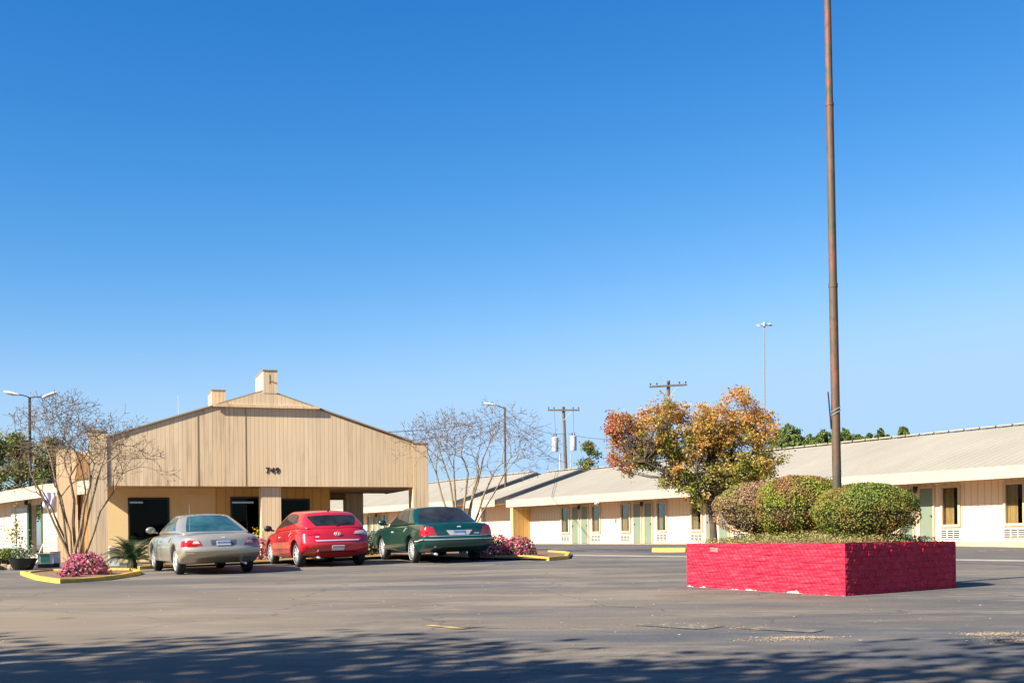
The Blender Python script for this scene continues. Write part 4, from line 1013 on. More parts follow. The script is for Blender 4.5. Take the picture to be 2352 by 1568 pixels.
def bare_tree(px, Y, stems, label, top_px, maxd=6, podn=700, sc=1.0, leafn=160):
    b = XY(px, Y); e = empty('bare_tree', b, 0, label, 'tree', 'bare crape myrtle trees by the office')
    mbs = [MB(), MB()]; tips = []
    for (tx_, ty_, rr) in stems:                                        # each stem leans through a point seen in the photo
        q = P(tx_, ty_, Y + random.uniform(-.5, .5)) - b; base = Vector((random.uniform(-.12, .12), random.uniform(-.12, .12), -.05))
        mid = base.lerp(q, .5) + Vector((random.gauss(0, .05), random.gauss(0, .08), .10))
        pts = [base, base.lerp(mid, .5) + Vector((random.gauss(0, .03), random.gauss(0, .03), .04)), mid, mid.lerp(q, .5) + Vector((random.gauss(0, .04), random.gauss(0, .04), 0)), q]
        rr *= .84; mbs[0].tube(pts, [rr, rr * .92, rr * .82, rr * .74, rr * .66], 8, cap=False)
        d = (q - mid).normalized()
        for k in range(2 if rr < .05 else 3):
            nd = (d + Vector((random.gauss(0, .42), random.gauss(0, .42), random.uniform(0, .3)))).normalized()
            grow(mbs, q, nd, .50 * sc, rr * .52, 2, maxd, tips, .85, .02, (2, 2, 3), .80, .17, 3)
    mbs[0].build('trunk', 'bark', e, smooth=True)
    tw = mbs[1]; tw.build('twigs', 'twig', e)
    pm = MB()
    for q, d in random.sample(tips, min(podn, len(tips))):
        r = random.uniform(.010, .019); c = q + d * .02
        pm.add([c + Vector((r, 0, 0)), c + Vector((-r * .5, r * .87, 0)), c + Vector((-r * .5, -r * .87, 0)), c + Vector((0, 0, r * 1.3)), c + Vector((0, 0, -r))], [(0, 1, 3), (1, 2, 3), (2, 0, 3), (1, 0, 4), (2, 1, 4), (0, 2, 4)])
    pm.build('seed_pods', 'twig', e)
    ls = random.sample(tips, min(leafn, len(tips)))
    leaves('last_leaves', np.array([tuple(q) for q, d in ls]) + RS.normal(size=(len(ls), 3)) * .03, .06, 'rustleaf', e)
    return e
MT['rustleaf'] = leafmat('last_rust_leaf', [(0, (.22, .09, .025)), (.5, (.30, .16, .04)), (1, (.20, .14, .05))])
bare_tree(172, 32.2, [(118, 1165, .045), (72, 1090, .05), (160, 1095, .06), (140, 1140, .045), (208, 1110, .055), (262, 1128, .045), (232, 1070, .045), (118, 1060, .045), (185, 1065, .04)], 'bare multi stemmed tree in the kerbed bed left of the office', 945, 7, 900, 1.08, 200)
bare_tree(1062, 39.6, [(1004, 1095, .05), (1018, 1060, .045), (1042, 1078, .05), (1075, 1085, .055), (1098, 1090, .055), (1130, 1095, .05), (1110, 1050, .045), (1160, 1085, .04)], 'bare multi stemmed tree behind the green saloon', 940, 7, 900, 1.15, 130)

# autumn tree
AT = XY(1640, 47); E_AT = empty('autumn_tree', AT, 0, 'rounded autumn tree with orange, green and red leaves behind the planter', 'tree')
def autumn_mat():
    m, nt, b = newmat('autumn_leaf'); g = nt.nodes.new('ShaderNodeNewGeometry'); rd = g.outputs['Random Per Island']
    gold = ramp(nt, rd, [(0, (.26, .26, .035)), (.25, (.56, .36, .06)), (.5, (.64, .31, .08)), (.75, (.50, .17, .06)), (1, (.70, .42, .22))])
    grn = ramp(nt, rd, [(0, (.11, .16, .02)), (.6, (.28, .30, .04)), (1, (.50, .38, .06))])
    red = ramp(nt, rd, [(0, (.36, .05, .04)), (.5, (.50, .09, .08)), (.75, (.55, .28, .10)), (1, (.34, .30, .05))])
    tc = nt.nodes.new('ShaderNodeTexCoord'); sp = nt.nodes.new('ShaderNodeSeparateXYZ'); nt.links.new(tc.outputs['Object'], sp.inputs[0])
    f = noise(nt, .75, 3, .6); f2 = noise(nt, 1.1, 3, .6, off=(5, 3, 9))
    # green towards the bottom of the crown, red at its left tip
    gf = N(nt, 'ShaderNodeMapRange', i_From_Min=.40, i_From_Max=.62)
    nt.links.new(mth(nt, 'ADD', f, mth(nt, 'MULTIPLY', mth(nt, 'SUBTRACT', 3.6, sp.outputs[2]), .075)), gf.inputs['Value'])
    rfac = N(nt, 'ShaderNodeMapRange', i_From_Min=.46, i_From_Max=.72)
    nt.links.new(mth(nt, 'ADD', f2, mth(nt, 'MULTIPLY', mth(nt, 'SUBTRACT', -2.85, sp.outputs[0]), .17)), rfac.inputs['Value'])
    col = mixc(nt, rfac.outputs[0], mixc(nt, gf.outputs[0], gold, grn), red)
    nt.links.new(col, b.inputs['Base Color']); b.inputs['Roughness'].default_value = .6
    t = nt.nodes.new('ShaderNodeBsdfTranslucent'); nt.links.new(col, t.inputs[0]); mx = nt.nodes.new('ShaderNodeMixShader'); mx.inputs[0].default_value = .4
    nt.links.new(b.outputs[0], mx.inputs[1]); nt.links.new(t.outputs[0], mx.inputs[2]); nt.links.new(mx.outputs[0], nt.nodes['Material Output'].inputs[0]); return m
lobes = [(1465, 1045, 48, 34), (1535, 1020, 52, 44), (1450, 1072, 26, 20), (1545, 1095, 40, 34), (1700, 1110, 50, 30), (1440, 990, 52, 50), (1410, 980, 28, 34), (1505, 970, 58, 42), (1540, 935, 44, 30), (1590, 985, 56, 50), (1430, 1045, 40, 26), (1500, 1040, 52, 40), (1560, 1060, 40, 46), (1620, 1030, 70, 52),
         (1690, 1000, 72, 50), (1700, 950, 52, 34), (1702, 912, 36, 20), (1745, 985, 40, 46), (1760, 1050, 42, 44), (1690, 1070, 70, 40), (1640, 1095, 60, 36), (1580, 1112, 34, 26), (1735, 1095, 44, 28), (1605, 1145, 22, 24), (1630, 960, 44, 36)]
pxm = 47 / FPX; tips = []; cls = []
for (lx, ly, rx, ry) in lobes:
    area = rx * ry; n = max(4, int(area / 62)); dy = min(rx, 60) * pxm * 1.1
    for _ in range(n):
        v = RS.normal(size=3); v /= np.linalg.norm(v); v *= RS.rand() ** .4
        c = P(lx, ly, 47) - AT; cls.append((c.x + v[0] * rx * pxm * .92, c.y + v[1] * dy * 1.0 + random.gauss(0, .35), c.z + v[2] * ry * pxm * .92))
cls = np.array(cls); cls = cls[RS.rand(len(cls)) > .05]; Cc = []
for c in cls:
    n = RS.randint(44, 84); r = RS.uniform(.16, .34); d = RS.normal(size=(n, 3)) * r * .55; d[:, 2] *= .8; Cc.append(c + d)
Cc = np.concatenate(Cc)
leaves('crown', Cc, .075 + RS.rand(len(Cc)) * .055, autumn_mat(), E_AT, aspect=.6)
m = MB(); tw = MB(); fork = P(1632, 1158, 47) - AT
m.tube([(0, 0, -.1), tuple(Vector((0, 0, 0)).lerp(fork, .5) + Vector((.03, 0, 0))), tuple(fork)], [.17, .14, .13], 10, cap=False)
main = []
for (lx, ly) in ((1570, 1105), (1600, 1085), (1640, 1060), (1680, 1065), (1720, 1085), (1480, 1060), (1740, 1030)):
    q = P(lx, ly, 47 + random.uniform(-.8, .8)) - AT; mid = fork.lerp(q, .5) + Vector((0, 0, .15)); m.tube([fork, mid, q], [.09, .06, .045], 6, cap=False); main.append((mid, q))
for c in cls:
    c = Vector(c); q = min((b for a_ in main for b in a_), key=lambda z: (z - c).length + (2 if z.z > c.z + .2 else 0))
    mid = q.lerp(c, .55) + Vector((random.gauss(0, .08), random.gauss(0, .08), -.06)); tw.tube([q, mid, c], [.022, .014, .007], 3, cap=False)
m.build('trunk', 'barkdark', E_AT, smooth=True); tw.build('branches', 'barkdark', E_AT)

# background trees: crowns of leaf clumps on a trunk
MT['pine'] = leafmat('pine_needle_clump', [(0, (.03, .07, .02)), (.6, (.08, .15, .035)), (1, (.16, .22, .05))], [(0, (.07, .11, .03)), (1, (.22, .25, .05))], .5, .2)
MT['ever'] = leafmat('evergreen_leaf', [(0, (.035, .07, .016)), (.6, (.10, .17, .03)), (1, (.24, .27, .06))], [(0, (.09, .12, .025)), (.7, (.22, .19, .05)), (1, (.30, .19, .07))], .6, .2)
def bg_tree(name, px, py_top, Y, halfw_px, label, mat='ever', conic=False, nclump=60, per=60, leaf=.22, cat='tree', group='trees standing behind the motel roofs', low=.25):
    b = XY(px, Y); b.z = gz(b.x, b.y); top = P(px, py_top, Y).z; h = top - b.z; w_ = halfw_px * Y / FPX
    e = empty(name, b, 0, label, cat, group); C = []; tw = MB()
    for _ in range(nclump):
        t = RS.rand() ** .8; z = h * (low + (1 - low) * t)
        rr = w_ * ((1 - t) ** .52 * .95 + .012 if conic else math.sqrt(max(0.03, 1 - (2 * t - .9) ** 2 * .9)))
        a = RS.rand() * 6.28; r = rr * RS.rand() ** .5; c = np.array([r * math.cos(a), r * math.sin(a), z])
        s = w_ * (.11 * (.25 + 1.3 * (1 - t)) if conic else .17) * RS.uniform(.7, 1.3); C.append(c + RS.normal(size=(per, 3)) * s * np.array([1, 1, 1.3 if conic and t > .85 else .6]))
        tw.tube([(0, 0, max(z - r * .5, h * .1)), tuple(c)], [.05, .015], 3, cap=False)
    C = np.concatenate(C); leaves('crown', C, leaf * (.6 + .7 * RS.rand(len(C))), mat, e)
    tw.tube([(0, 0, -.2), (0, 0, h * .5), (0, 0, h * .95)], [h * .018, h * .012, .03], 6, cap=False); tw.build('trunk', 'barkdark', e)
    return e
for px, pt, Y, hw, lb in ((-30, 1000, 66, 62, 'dark evergreen tree at the left edge behind the service wing'), (42, 1000, 72, 58, 'dark green tree behind the double headed lamp post'), (118, 1012, 70, 50, 'brown tinged bushy tree over the service wing canopy'), (165, 1040, 74, 40, 'small rusty brown tree beside the tan screen pier')):
    bg_tree('evergreen_tree', px, pt, Y, hw, lb, nclump=100, per=100, leaf=.17)
bg_tree('evergreen_tree', 1355, 1018, 98, 34, 'small dark evergreen showing between the transformer pole and the autumn tree', nclump=50, per=90, leaf=.2)
pines = [(1815, 978, 118, 42, 'tall pine next to the high floodlight mast behind the right wing roof'), (1862, 1000, 125, 26, 'short pine right of the tallest pine behind the roof'), (1895, 990, 120, 30, 'bushy pine just left of the rusted steel pole'), (1942, 985, 122, 24, 'pine top just right of the rusted steel pole'), (1975, 998, 128, 26, 'low pine in the gap of the row behind the right roof'), (2024, 985, 121, 18, 'slim pointed pine near the end of the row behind the right roof'), (2000, 996, 126, 20, 'small pine left of the slim pointed pine'), (2077, 980, 124, 20, 'lone pine top at the right end of the row behind the roof'), (1790, 990, 120, 30, 'pine partly hidden by the right side of the autumn tree')]
pines += [(1836, 1000, 130, 26, 'low pine just right of the tallest pine behind the roof'), (1880, 1004, 132, 26, 'low pine between the short pine and the bushy pine'), (1914, 1001, 127, 24, 'low pine touching the left side of the rusted steel pole'), (1958, 1003, 131, 26, 'low pine two trees right of the rusted steel pole'), (2040, 1000, 130, 16, 'lowest pine top at the end of the continuous row'), (2084, 986, 126, 14, 'smaller half of the lone pine pair at the right end')]
for px, pt, Y, hw, lb in pines: bg_tree('pine_tree', px, pt, Y, hw * 1.75, lb, 'pine', True, 130, 85, .24, low=.45)

# shade trees behind the photographer, their shadow lies across the foreground
MT['shade'] = leafmat('oak_leaf', [(0, (.04, .07, .015)), (1, (.09, .12, .03))])
def shade_tree(x, y, label):
    e = empty('oak_tree', (x, y, gz(x, y)), 0, label, 'tree', 'oaks standing behind the camera')
    C = []; m = MB(); m.tube([(0, 0, -.2), (.05, 0, 2.5), (0, .1, 4.4)], [.30, .24, .18], 10, cap=False)
    for _ in range(56):
        v = RS.normal(size=3); v /= np.linalg.norm(v); v *= RS.rand() ** .35
        c = np.array([v[0] * 3.3, v[1] * 2.9, 6.8 + v[2] * 2.3]); C.append(c + RS.normal(size=(60, 3)) * .38)
        m.tube([(0, 0, 4.0 + random.random()), tuple(c * np.array([.5, .5, .85])), tuple(c)], [.09, .05, .015], 4, cap=False)
    m.build('trunk', 'barkdark', e, smooth=True); C = np.concatenate(C); leaves('crown', C, .16 + .12 * RS.rand(len(C)), 'shade', e, aspect=.7)
    e.scale = (1.4,) * 3; return e
oak = shade_tree(-18.5, 1.6, 'leafy oak behind the camera, farthest to the left of its row')
for x, y, rz, s, lb in ((-15.0, 1.2, 1.0, .98, 'leafy oak behind the camera, second from the left in its row'), (-11.4, .9, 2.3, .96, 'leafy oak behind the camera, in the middle of its row'), (-7.9, .2, 3.9, 1.0, 'leafy oak behind the camera, second from the right in its row'), (-4.4, -.5, 5.1, .97, 'leafy oak behind the camera, nearest to the photographer')):
    c = copy_tree(oak); c.location = (x, y, gz(x, y)); c.rotation_euler = (0, 0, rz); c.scale = (s * 1.4,) * 3; c['label'] = lb

# ------------------------------------------------------------------ SMALL PLANTS
MT['azleaf'] = leafmat('azalea_leaf', [(0, (.05, .08, .02)), (.6, (.12, .13, .04)), (1, (.26, .16, .08))]); MT['azflower'] = leafmat('pink_azalea_petal', [(0, (.50, .06, .15)), (.5, (.62, .14, .24)), (1, (.72, .32, .38))], None, 1, .3)
def azalea(px, Y, wpx, hpx, label, fl=900, lv=1100, seed=0):
    b = XY(px, Y); w_ = wpx * Y / FPX / 2; h = hpx * Y / FPX; e = empty('azalea_bush', (b.x, b.y, b.z + .08), 0, label, 'azalea', 'pink azaleas in the kerbed beds')
    def pts(n, lo):
        d = RS.normal(size=(n, 3)); d /= np.linalg.norm(d, axis=1)[:, None]; d[:, 2] = np.abs(d[:, 2]); k = (lo + (1 - lo) * RS.rand(n) ** .6)[:, None] * (1 + .14 * fbm(d * 2.6 + px))[:, None]
        return d * k * np.array([w_, w_ * .75, h]), d
    c, d = pts(lv, .55); leaves('foliage', c, .05 + .03 * RS.rand(lv), 'azleaf', e, d, 1.0)
    cen, d0 = pts(int(fl / 4), .82); c = np.repeat(cen, 4, 0) + RS.normal(size=(len(cen) * 4, 3)) * .022; leaves('flowers', c, .055 + .025 * RS.rand(len(c)), 'azflower', e, np.repeat(d0, 4, 0), .7, .9)
    m = MB()
    for k in range(16):
        a = k * 2.4; m.tube([(0, 0, -.1), (w_ * .4 * math.cos(a), w_ * .3 * math.sin(a), h * .35), (w_ * .85 * math.cos(a), w_ * .62 * math.sin(a), h * random.uniform(.55, .85))], [.016, .011, .005], 4, cap=False)
    m.build('stems', 'twig', e); return e
azalea(196, 30.6, 108, 50, 'pink azalea in the left kerbed bed below the bare tree', 1000, 900)
azalea(160, 29.6, 46, 26, 'small low pink azalea at the tip of the left kerbed bed', 260, 260)
azalea(1142, 37.0, 80, 46, 'pink azalea right behind the bumper of the green saloon', 800, 800)
azalea(1194, 36.9, 78, 44, 'pink azalea nearest the yellow kerb end right of the green saloon', 800, 800)
azalea(597, 38.6, 60, 46, 'deep pink azalea between the sedan and the red hatchback', 800, 300)
# yellow flowers at the post, grey-green shrub between the cars
q = XY(592, 39.4); YF = empty('flowering_plant', (q.x, q.y, q.z + .1), 0, 'yellow flowers in front of the middle canopy post', 'flowers')
c = RS.normal(size=(120, 3)) * np.array([.12, .12, .16]) + np.array([0, 0, .62]); leaves('flowers', c, .07, leafmat('yellow_petal', [(0, (.6, .38, .02)), (1, (.7, .5, .05))]), YF)
m = MB(); 
for k in range(9): m.tube([(0, 0, -.1), (.1 * math.cos(k), .1 * math.sin(k), .6)], [.008, .005], 4)
m.build('stems', 'azleaf', YF)
MT['greyleaf'] = leafmat('grey_green_leaf', [(0, (.10, .12, .07)), (1, (.25, .26, .18))])
q = XY(846, 39.9); shrub('low_shrub', q.x, q.y, q.z + .05, .55, .45, .85, 'grey green low shrub between the red hatchback and the green saloon', 'greyleaf', n=1500, leaf=.07)
q = XY(1128, 40.6); 
# sago palm
SG = XY(303, 35.6); SGE = empty('sago_palm', (SG.x, SG.y, SG.z + .08), 0, 'dark green sago palm between the left pier and the silver beige sedan', 'palm')
MT['sago'] = leafmat('sago_leaflet', [(0, (.012, .035, .012)), (.7, (.03, .065, .02)), (1, (.07, .11, .04))], None, 1, .12, .35)
V = []; F = []; rib = MB()
for k in range(52):
    a = k * 2.399; el0 = .25 + 1.0 * ((k * 7) % 52) / 52; ln = random.uniform(.8, 1.1); prev = Vector((0, 0, .14)); pts = [prev.copy()]
    n = 16
    for i in range(1, n + 1):
        t = i / n; el_ = el0 - 1.5 * t * t * (1.05 - .3 * el0); prev = prev + Vector((math.cos(a) * math.cos(el_), math.sin(a) * math.cos(el_), math.sin(el_))) * ln / n; pts.append(prev.copy())
    rib.tube(pts[::3], .008, 3)
    side = Vector((-math.sin(a), math.cos(a), 0))
    for i in range(2, n + 1):
        d = (pts[i] - pts[i - 1]).normalized(); L_ = .17 * math.sin(PI * min(1, i / n * .85 + .12)) + .03; up_ = side.cross(d); up_ = up_ if up_.z > 0 else -up_
        for s in (-1, 1):
            for hf in (0, .5):
                p0 = pts[i] - (pts[i] - pts[i - 1]) * hf; tip = p0 + (side * s * .86 + d * .55 + up_ * .22).normalized() * L_; o = len(V)
                V += [p0 - d * .009, p0 + d * .009, tip + d * .002, tip - d * .002]; F.append((o, o + 1, o + 2, o + 3))
bulk('fronds', np.array([tuple(v) for v in V]), np.array(F), 'sago', SGE); rib.build('frond_ribs', 'sago', SGE)
m = MB(); m.lathe([(.14, -.1), (.15, .05), (.11, .16), (.04, .22)], 12); m.build('trunk', 'barkdark', SGE)
# utility box by the pier
q = XY(262, 37.6); UB = empty('utility_box', (q.x, q.y, q.z), OROT, 'small white utility box beside the left canopy pier', 'box')
MB().box(-.16, .16, -.1, .1, 0, .62, .01).build('cabinet', 'white', UB); MB().box(-.14, .14, -.112, -.101, .3, .58).build('panel', 'trim', UB)

# ------------------------------------------------------------------ CLUTTER by the service wing
q = XY(52, 36.0); BP = empty('planter_bowl', q, 0, 'black planter bowl with a leafy plant on the asphalt at the left edge', 'planter')
m = MB(); m.lathe([(.0, 0), (.24, 0), (.30, .06), (.40, .30), (.43, .34), (.40, .34), (.36, .28), (0, .27)], 20); angle_smooth(m.build('bowl', 'blackplastic', BP), 40)
c = RS.normal(size=(260, 3)) * np.array([.17, .17, .13]) + np.array([.02, 0, .47]); leaves('foliage', c, .10, leafmat('variegated_leaf', [(0, (.05, .09, .03)), (.5, (.16, .2, .08)), (1, (.5, .5, .36))]), BP)
q = XY(16, 37.0); shrub('low_shrub', q.x, q.y, q.z, .42, .4, .62, 'bright green low shrub at the far left edge beside the black bowl', leafmat('lime_leaf', [(0, (.06, .11, .015)), (1, (.24, .28, .05))]), n=1300, leaf=.07)
q = XY(10, 36.2); RK = MB()
for k in range(7): RK.ell((q.x + random.uniform(-.35, .35), q.y + random.uniform(-.2, .2), gz(q.x, q.y) + .05), (random.uniform(.1, .2), random.uniform(.1, .16), random.uniform(.07, .13)), 8, 6)
tag(RK.build('rock_pile', 'gravel'), 'pale rocks at the foot of the bright green shrub', 'rocks')
q = XY(36, 41.0); SPL = empty('slender_plant', q, 0, 'slender tall plant with yellow green leaves before the pale door', 'plant')
m = MB(); m.tube([(0, 0, -.05), (.03, .02, .9), (-.02, 0, 1.9)], [.025, .02, .01], 6); m.build('stem', 'barkdark', SPL)
c = RS.normal(size=(240, 3)) * np.array([.18, .15, .26]) + np.array([-.02, 0, .95]); leaves('foliage', c, .10, leafmat('yellow_green_leaf', [(0, (.16, .17, .03)), (1, (.42, .36, .12))]), SPL)
c = RS.normal(size=(60, 3)) * np.array([.04, .04, .3]) + np.array([0, 0, 1.5]); leaves('upper_leaves', c, .07, 'ever', SPL)
MT['bluecloth'] = simple('blue_plastic', (.16, .26, .62), .5); MT['teal'] = simple('teal_plastic', (.10, .38, .34), .5)
for px, mt, lb, w2 in ((17, 'bluecloth', 'blue plastic bin beside the slender plant', .17), (37, 'teal', 'teal plastic bin behind the black planter bowl', .13)):
    q = XY(px, 40); b_ = empty('plastic_bin', q, 0, lb, 'bin'); m = MB(); m.lathe([(0, .0), (w2 * .8, 0), (w2, .50), (w2 * 1.12, .50), (w2 * 1.12, .54), (w2 * .94, .54), (w2 * .78, .05), (0, .05)], 18); m.build('bucket', mt, b_)
    MB().tube([(w2 * math.cos(a), 0, .52 + .14 * math.sin(a)) for a in np.linspace(0, PI, 12)], .008, 5).build('handle', 'galv', b_)
q = XY(107, 38.8); HT = empty('hand_trolley', q, OROT, 'white folding hand trolley leaning by the open doorway', 'trolley')
m = MB(); hgt = 1.0
for s in (-.0, .32): m.tube([(s - .35, 0, .12), (s - .02, .1, hgt - .12), (s + .05, .1, hgt)], .02, 6)
m.tube([(.05, .1, hgt), (.37, .1, hgt)], .02, 6); m.build('frame', 'white', HT)
m = MB()
for k in range(1, 5):
    t = k / 5; m.tube([(-.35 + .33 * t, .1 * t, .12 + (hgt - .24) * t), (-.03 + .33 * t, .1 * t, .12 + (hgt - .24) * t)], .012, 5)
m.build('rungs', 'darkmetal', HT)
m = MB(); m.box(-.5, -.0, -.25, .0, .08, .10); m.build('toe_plate', 'white', HT)
m = MB()
for s in (-.3, .02): m.lathe([(0, -.02), (.08, -.02), (.08, .02), (0, .02)], 14, 'y', (s, .05, .08))
m.build('wheels', 'tyre', HT)
def crate(px, Y, w2, h, lb, lab=False):
    q = XY(px, Y); c = empty('storage_box', q, OROT + .2, lb, 'box'); m = MB(); m.box(-w2, w2, -.18, .18, .12, .12 + h, .012); m.build('tub', 'white', c)
    MB().box(-w2 - .015, w2 + .015, -.195, .195, .12 + h, .15 + h).build('lid', 'trim', c)
    MB().box(-w2 + .02, w2 - .02, -.15, .15, 0, .118).build('base', 'blackplastic', c)
    if lab: MB().box(-w2 * .6, w2 * .5, -.186, -.181, .17, .10 + h).build('sticker', simple('green_sticker', (.06, .30, .16), .5), c)
crate(102, 37.2, .24, .30, 'white storage box with green sticker in front of the doorway', True); crate(124, 37.6, .16, .34, 'plain white storage box beside the screen pier')
q = P(112, 1140, 43.0); CLO = MB(); nn = 10
for i in range(nn + 1):
    for j in range(9):
        a = i / nn; CLO.v.append((q.x - .22 + j * .055 + .03 * math.sin(a * 5), q.y + .05 * math.sin(j * 1.6 + a * 2), q.z + .15 - a * .62 * (1 - .25 * abs(j - 4) / 4)))
CLO.f = [(i * 9 + j, i * 9 + j + 1, (i + 1) * 9 + j + 1, (i + 1) * 9 + j) for i in range(nn) for j in range(8)]
tag(CLO.build('hanging_cloth', simple('lavender_cloth', (.48, .46, .66), .9)), 'pale lavender cloth hanging by the open doorway of the service wing', 'cloth')

# ------------------------------------------------------------------ LAMP POSTS, POLES, WIRES
def lamp_head(m, p, d, s=1.0):                                          # cobra head along direction d
    u = d.normalized(); sd = u.cross(Vector((0, 0, 1))).normalized(); V = []
    prof = [(0, .05, .05), (.12, .09, .08), (.35, .16, .12), (.6, .17, .12), (.78, .13, .08), (.86, .03, .03)]; n = 10
    for t, w2, h in prof:
        for k in range(n):
            a = 2 * PI * k / n; z = math.sin(a); V.append(p + u * t * s + sd * math.cos(a) * w2 * s + Vector((0, 0, 1)) * z * h * s * (.7 if z > 0 else 1.0))
    F = [(i * n + k, i * n + (k + 1) % n, (i + 1) * n + (k + 1) % n, (i + 1) * n + k) for i in range(len(prof) - 1) for k in range(n)] + [tuple(range(n)), tuple(range((len(prof) - 1) * n, len(prof) * n))[::-1]]
    m.add(V, F)
b = XY(70, 66); tp = P(68, 913, 66); LP = empty('lamp_post', b, 0, 'dark double headed lamp post over the service wing', 'lamp post', 'parking lot lamp posts')
MB().tube([(0, 0, -.2), tp - b], [.09, .07], 10).build('pole', 'darkmetal', LP)
for px, py in ((44, 908), (97, 914)):
    q = P(px, py - 2, 66) - b; t0 = tp - b; m = MB(); m.tube([t0, t0.lerp(q, .5) + Vector((0, 0, .03)), q], .03, 6); m.build('arm', 'darkmetal', LP)
    m = MB(); lamp_head(m, q, Vector((q.x - t0.x, 0, .12 if px < 60 else .22)), 1.0); angle_smooth(m.build('lamp_head', 'lampwhite', LP), 50)
gpt = mw(-12.7, 2.2); Yg = gpt.y
b = Vector((gpt.x, gpt.y, gz(gpt.x, gpt.y))); tp = P(1159, 936, Yg); LP2 = empty('lamp_post', b, 0, 'rusty single headed lamp post in front of the right bare tree top', 'lamp post', 'parking lot lamp posts')
MB().tube([(0, 0, -.2), tp - b], [.085, .065], 10).build('pole', simple('rust_brown_steel', (.10, .06, .045), .7, (.04, .035, .035), 3, stretch=(1, 1, .3)), LP2)
q = P(1138, 930, Yg) - b; t0 = tp - b - Vector((0, 0, .05)); m = MB(); m.tube([t0, t0.lerp(q, .5) + Vector((0, 0, .02)), q], .028, 6); m.build('arm', 'darkmetal', LP2)
m = MB(); lamp_head(m, q, Vector((-1, 0, .2)), .9); angle_smooth(m.build('lamp_head', 'lampwhite', LP2), 50)
def utility_pole(px_top, py_top, px_b, Y, arm_px, label, transformers):
    b = XY(px_b, Y); b.z = gz(b.x, b.y); tp = P(px_top, py_top - 6, Y) - b; e = empty('utility_pole', b, 0, label, 'utility pole', 'wooden utility poles behind the motel')
    MB().tube([(0, 0, -.3), tp], [.16, .11], 10).build('pole', 'polewood', e)
    al = P(arm_px[0], arm_px[1], Y) - b; ar = P(arm_px[2], arm_px[3], Y) - b; sh = Vector((0, -.16, 0)); m = MB(); d = (ar - al).normalized()
    for s in (0,):
        V = []
        for t in (al + sh, ar + sh):
            for dy, dz in ((-.05, -.06), (.05, -.06), (.05, .06), (-.05, .06)): V.append(t + Vector((0, dy, dz)))
        m.add(V, [(0, 3, 2, 1), (4, 5, 6, 7), (0, 1, 5, 4), (1, 2, 6, 5), (2, 3, 7, 6), (3, 0, 4, 7)])
    ca_ = m.build('crossarm', 'polewood', e)
    m = MB(); cpt = (al + ar) / 2 + sh
    for t in (.25, .75): m.tube([al.lerp(ar, t) + sh + Vector((0, -.02, -.05)), cpt + Vector((0, .05, -.75))], .025, 4)
    m.build('brace', 'galv', e)
    for t in (.03, .2, .5, .8, .97):
        p0 = al.lerp(ar, t) + sh; m = MB(); m.lathe([(.012, .05), (.012, .12), (.05, .13), (.055, .18), (.03, .22), (.0, .24)], 8, c=tuple(p0)); m.build('insulator', 'darkmetal', ca_)
    for (px, py) in transformers:
        c = P(px, py, Y) - b; m = MB(); r = .24; m.lathe([(0, -.55), (r * .9, -.55), (r, -.5), (r, .42), (r * 1.06, .43), (r * 1.04, .48), (r * .5, .56), (0, .57)], 16, c=tuple(c)); tr = m.build('transformer', 'transf', e, smooth=False); angle_smooth(tr, 40)
        m = MB()
        for s in (-.09, .09): m.lathe([(.03, .5), (.045, .6), (.03, .64), (.045, .7), (.02, .8), (0, .8)], 8, c=(c.x + s, c.y, c.z))
        m.build('bushing', 'darkmetal', tr)
        m = MB(); pz = tp * (c.z / tp.z); m.tube([c + Vector((0, 0, .2)), Vector((pz.x, pz.y, c.z + .2))], .03, 4); m.tube([c + Vector((0, 0, -.3)), Vector((pz.x, pz.y, c.z - .3))], .03, 4); m.build('bracket', 'galv', tr)
        m = MB(); m.tube([c + Vector((.05, 0, .8)), al.lerp(ar, .2 if px < px_b else .8) + sh], .012, 4); m.build('lead', 'darkmetal', tr)
    return e
UP = utility_pole(1294, 940, 1306, 90, (1258, 942, 1331, 942), 'leaning utility pole with pale transformers behind the breezeway roof', [(1275, 1020), (1317, 1017)])
m = MB(); ub = UP.location
for dx in (-.5, .28): m.tube([Vector((dx, .0, 0)), Vector((dx - .08, 0, P(1283, 1040, 90).z - ub.z))], .07 if dx < 0 else .035, 6)
m.build('riser_pipe', 'galv', UP)
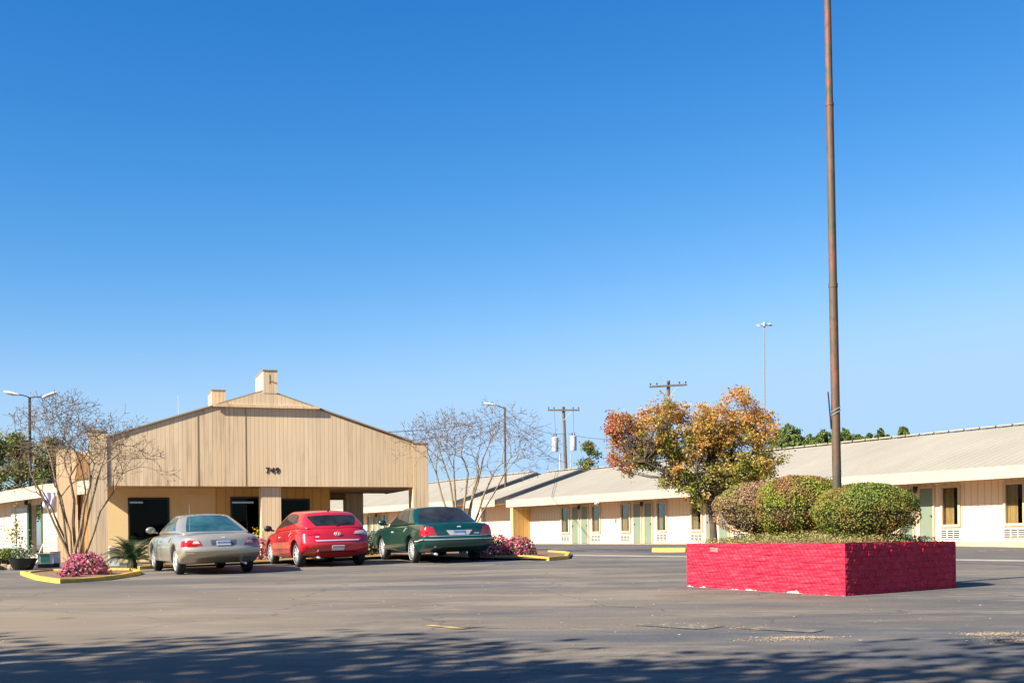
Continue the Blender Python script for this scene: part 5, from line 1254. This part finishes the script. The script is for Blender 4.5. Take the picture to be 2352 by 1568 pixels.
utility_pole(1535, 880, 1537, 77, (1491, 889, 1577, 884), 'utility pole with crossarm rising behind the autumn tree crown', [])
# high mast
b = XY(1757, 175); b.z = 1.1; tp = P(1755.5, 744, 175) - b; HM = empty('floodlight_mast', b, 0, 'very tall thin floodlight mast far behind the motel roof', 'light mast')
MB().tube([(0, 0, 0), tp], [.15, .075], 10).build('mast', simple('haze_grey_mast', (.20, .235, .26), .6), HM)  # grey-blue of distance haze mixed into the mast colour
m = MB(); m.tube([tp + Vector((.55 * math.cos(a), .55 * math.sin(a), -.1)) for a in np.linspace(0, 2 * PI, 17)], .06, 5); m.lathe([(0, .35), (.2, .2), (.22, -.4)], 10, c=tuple(tp)); m.build('ring', 'galv', HM)
for k in range(6):
    a = k * PI / 3 + .2; m = MB(); lamp_head(m, tp + Vector((.5 * math.cos(a), .5 * math.sin(a), -.1)), Vector((math.cos(a), math.sin(a), -.1)), .85); m.build('floodlight', 'lampwhite' if k != 0 else 'darkmetal', HM)
# wires
def wire(a, b, label, sag=.4, r=.014):
    pts = [a.lerp(b, t) - Vector((0, 0, sag * 4 * t * (1 - t))) for t in np.linspace(0, 1, 14)]
    m = MB(); m.tube(pts, r, 5); tag(m.build('overhead_wire', 'darkmetal'), label, 'wire', 'overhead wires between the lamp post and the utility pole')
lt = P(1160, 952, Yg); up1 = P(1290, 1008, 90)
wire(P(868, 992, 44), lt, 'upper overhead wire from the office roof to the single headed lamp post', .25)
wire(P(905, 1012, 44), P(1160, 962, Yg), 'lower overhead wire from the office roof to the single headed lamp post', .3)
wire(P(1161, 955, Yg), P(1284, 1030, 90), 'overhead wire dropping from the lamp post to the lower transformer bracket', .3)
wire(P(1161, 958, Yg), P(1300, 1062, 90), 'lowest overhead wire from the lamp post to the foot of the transformer pole', .5)
wire(P(1161, 940, Yg), P(1296, 996, 90), 'topmost overhead wire from the lamp post to the transformer pole', .5)
wire(P(1305, 996, 90), P(1535, 985, 77), 'overhead wire between the two utility poles behind the autumn tree', .5)
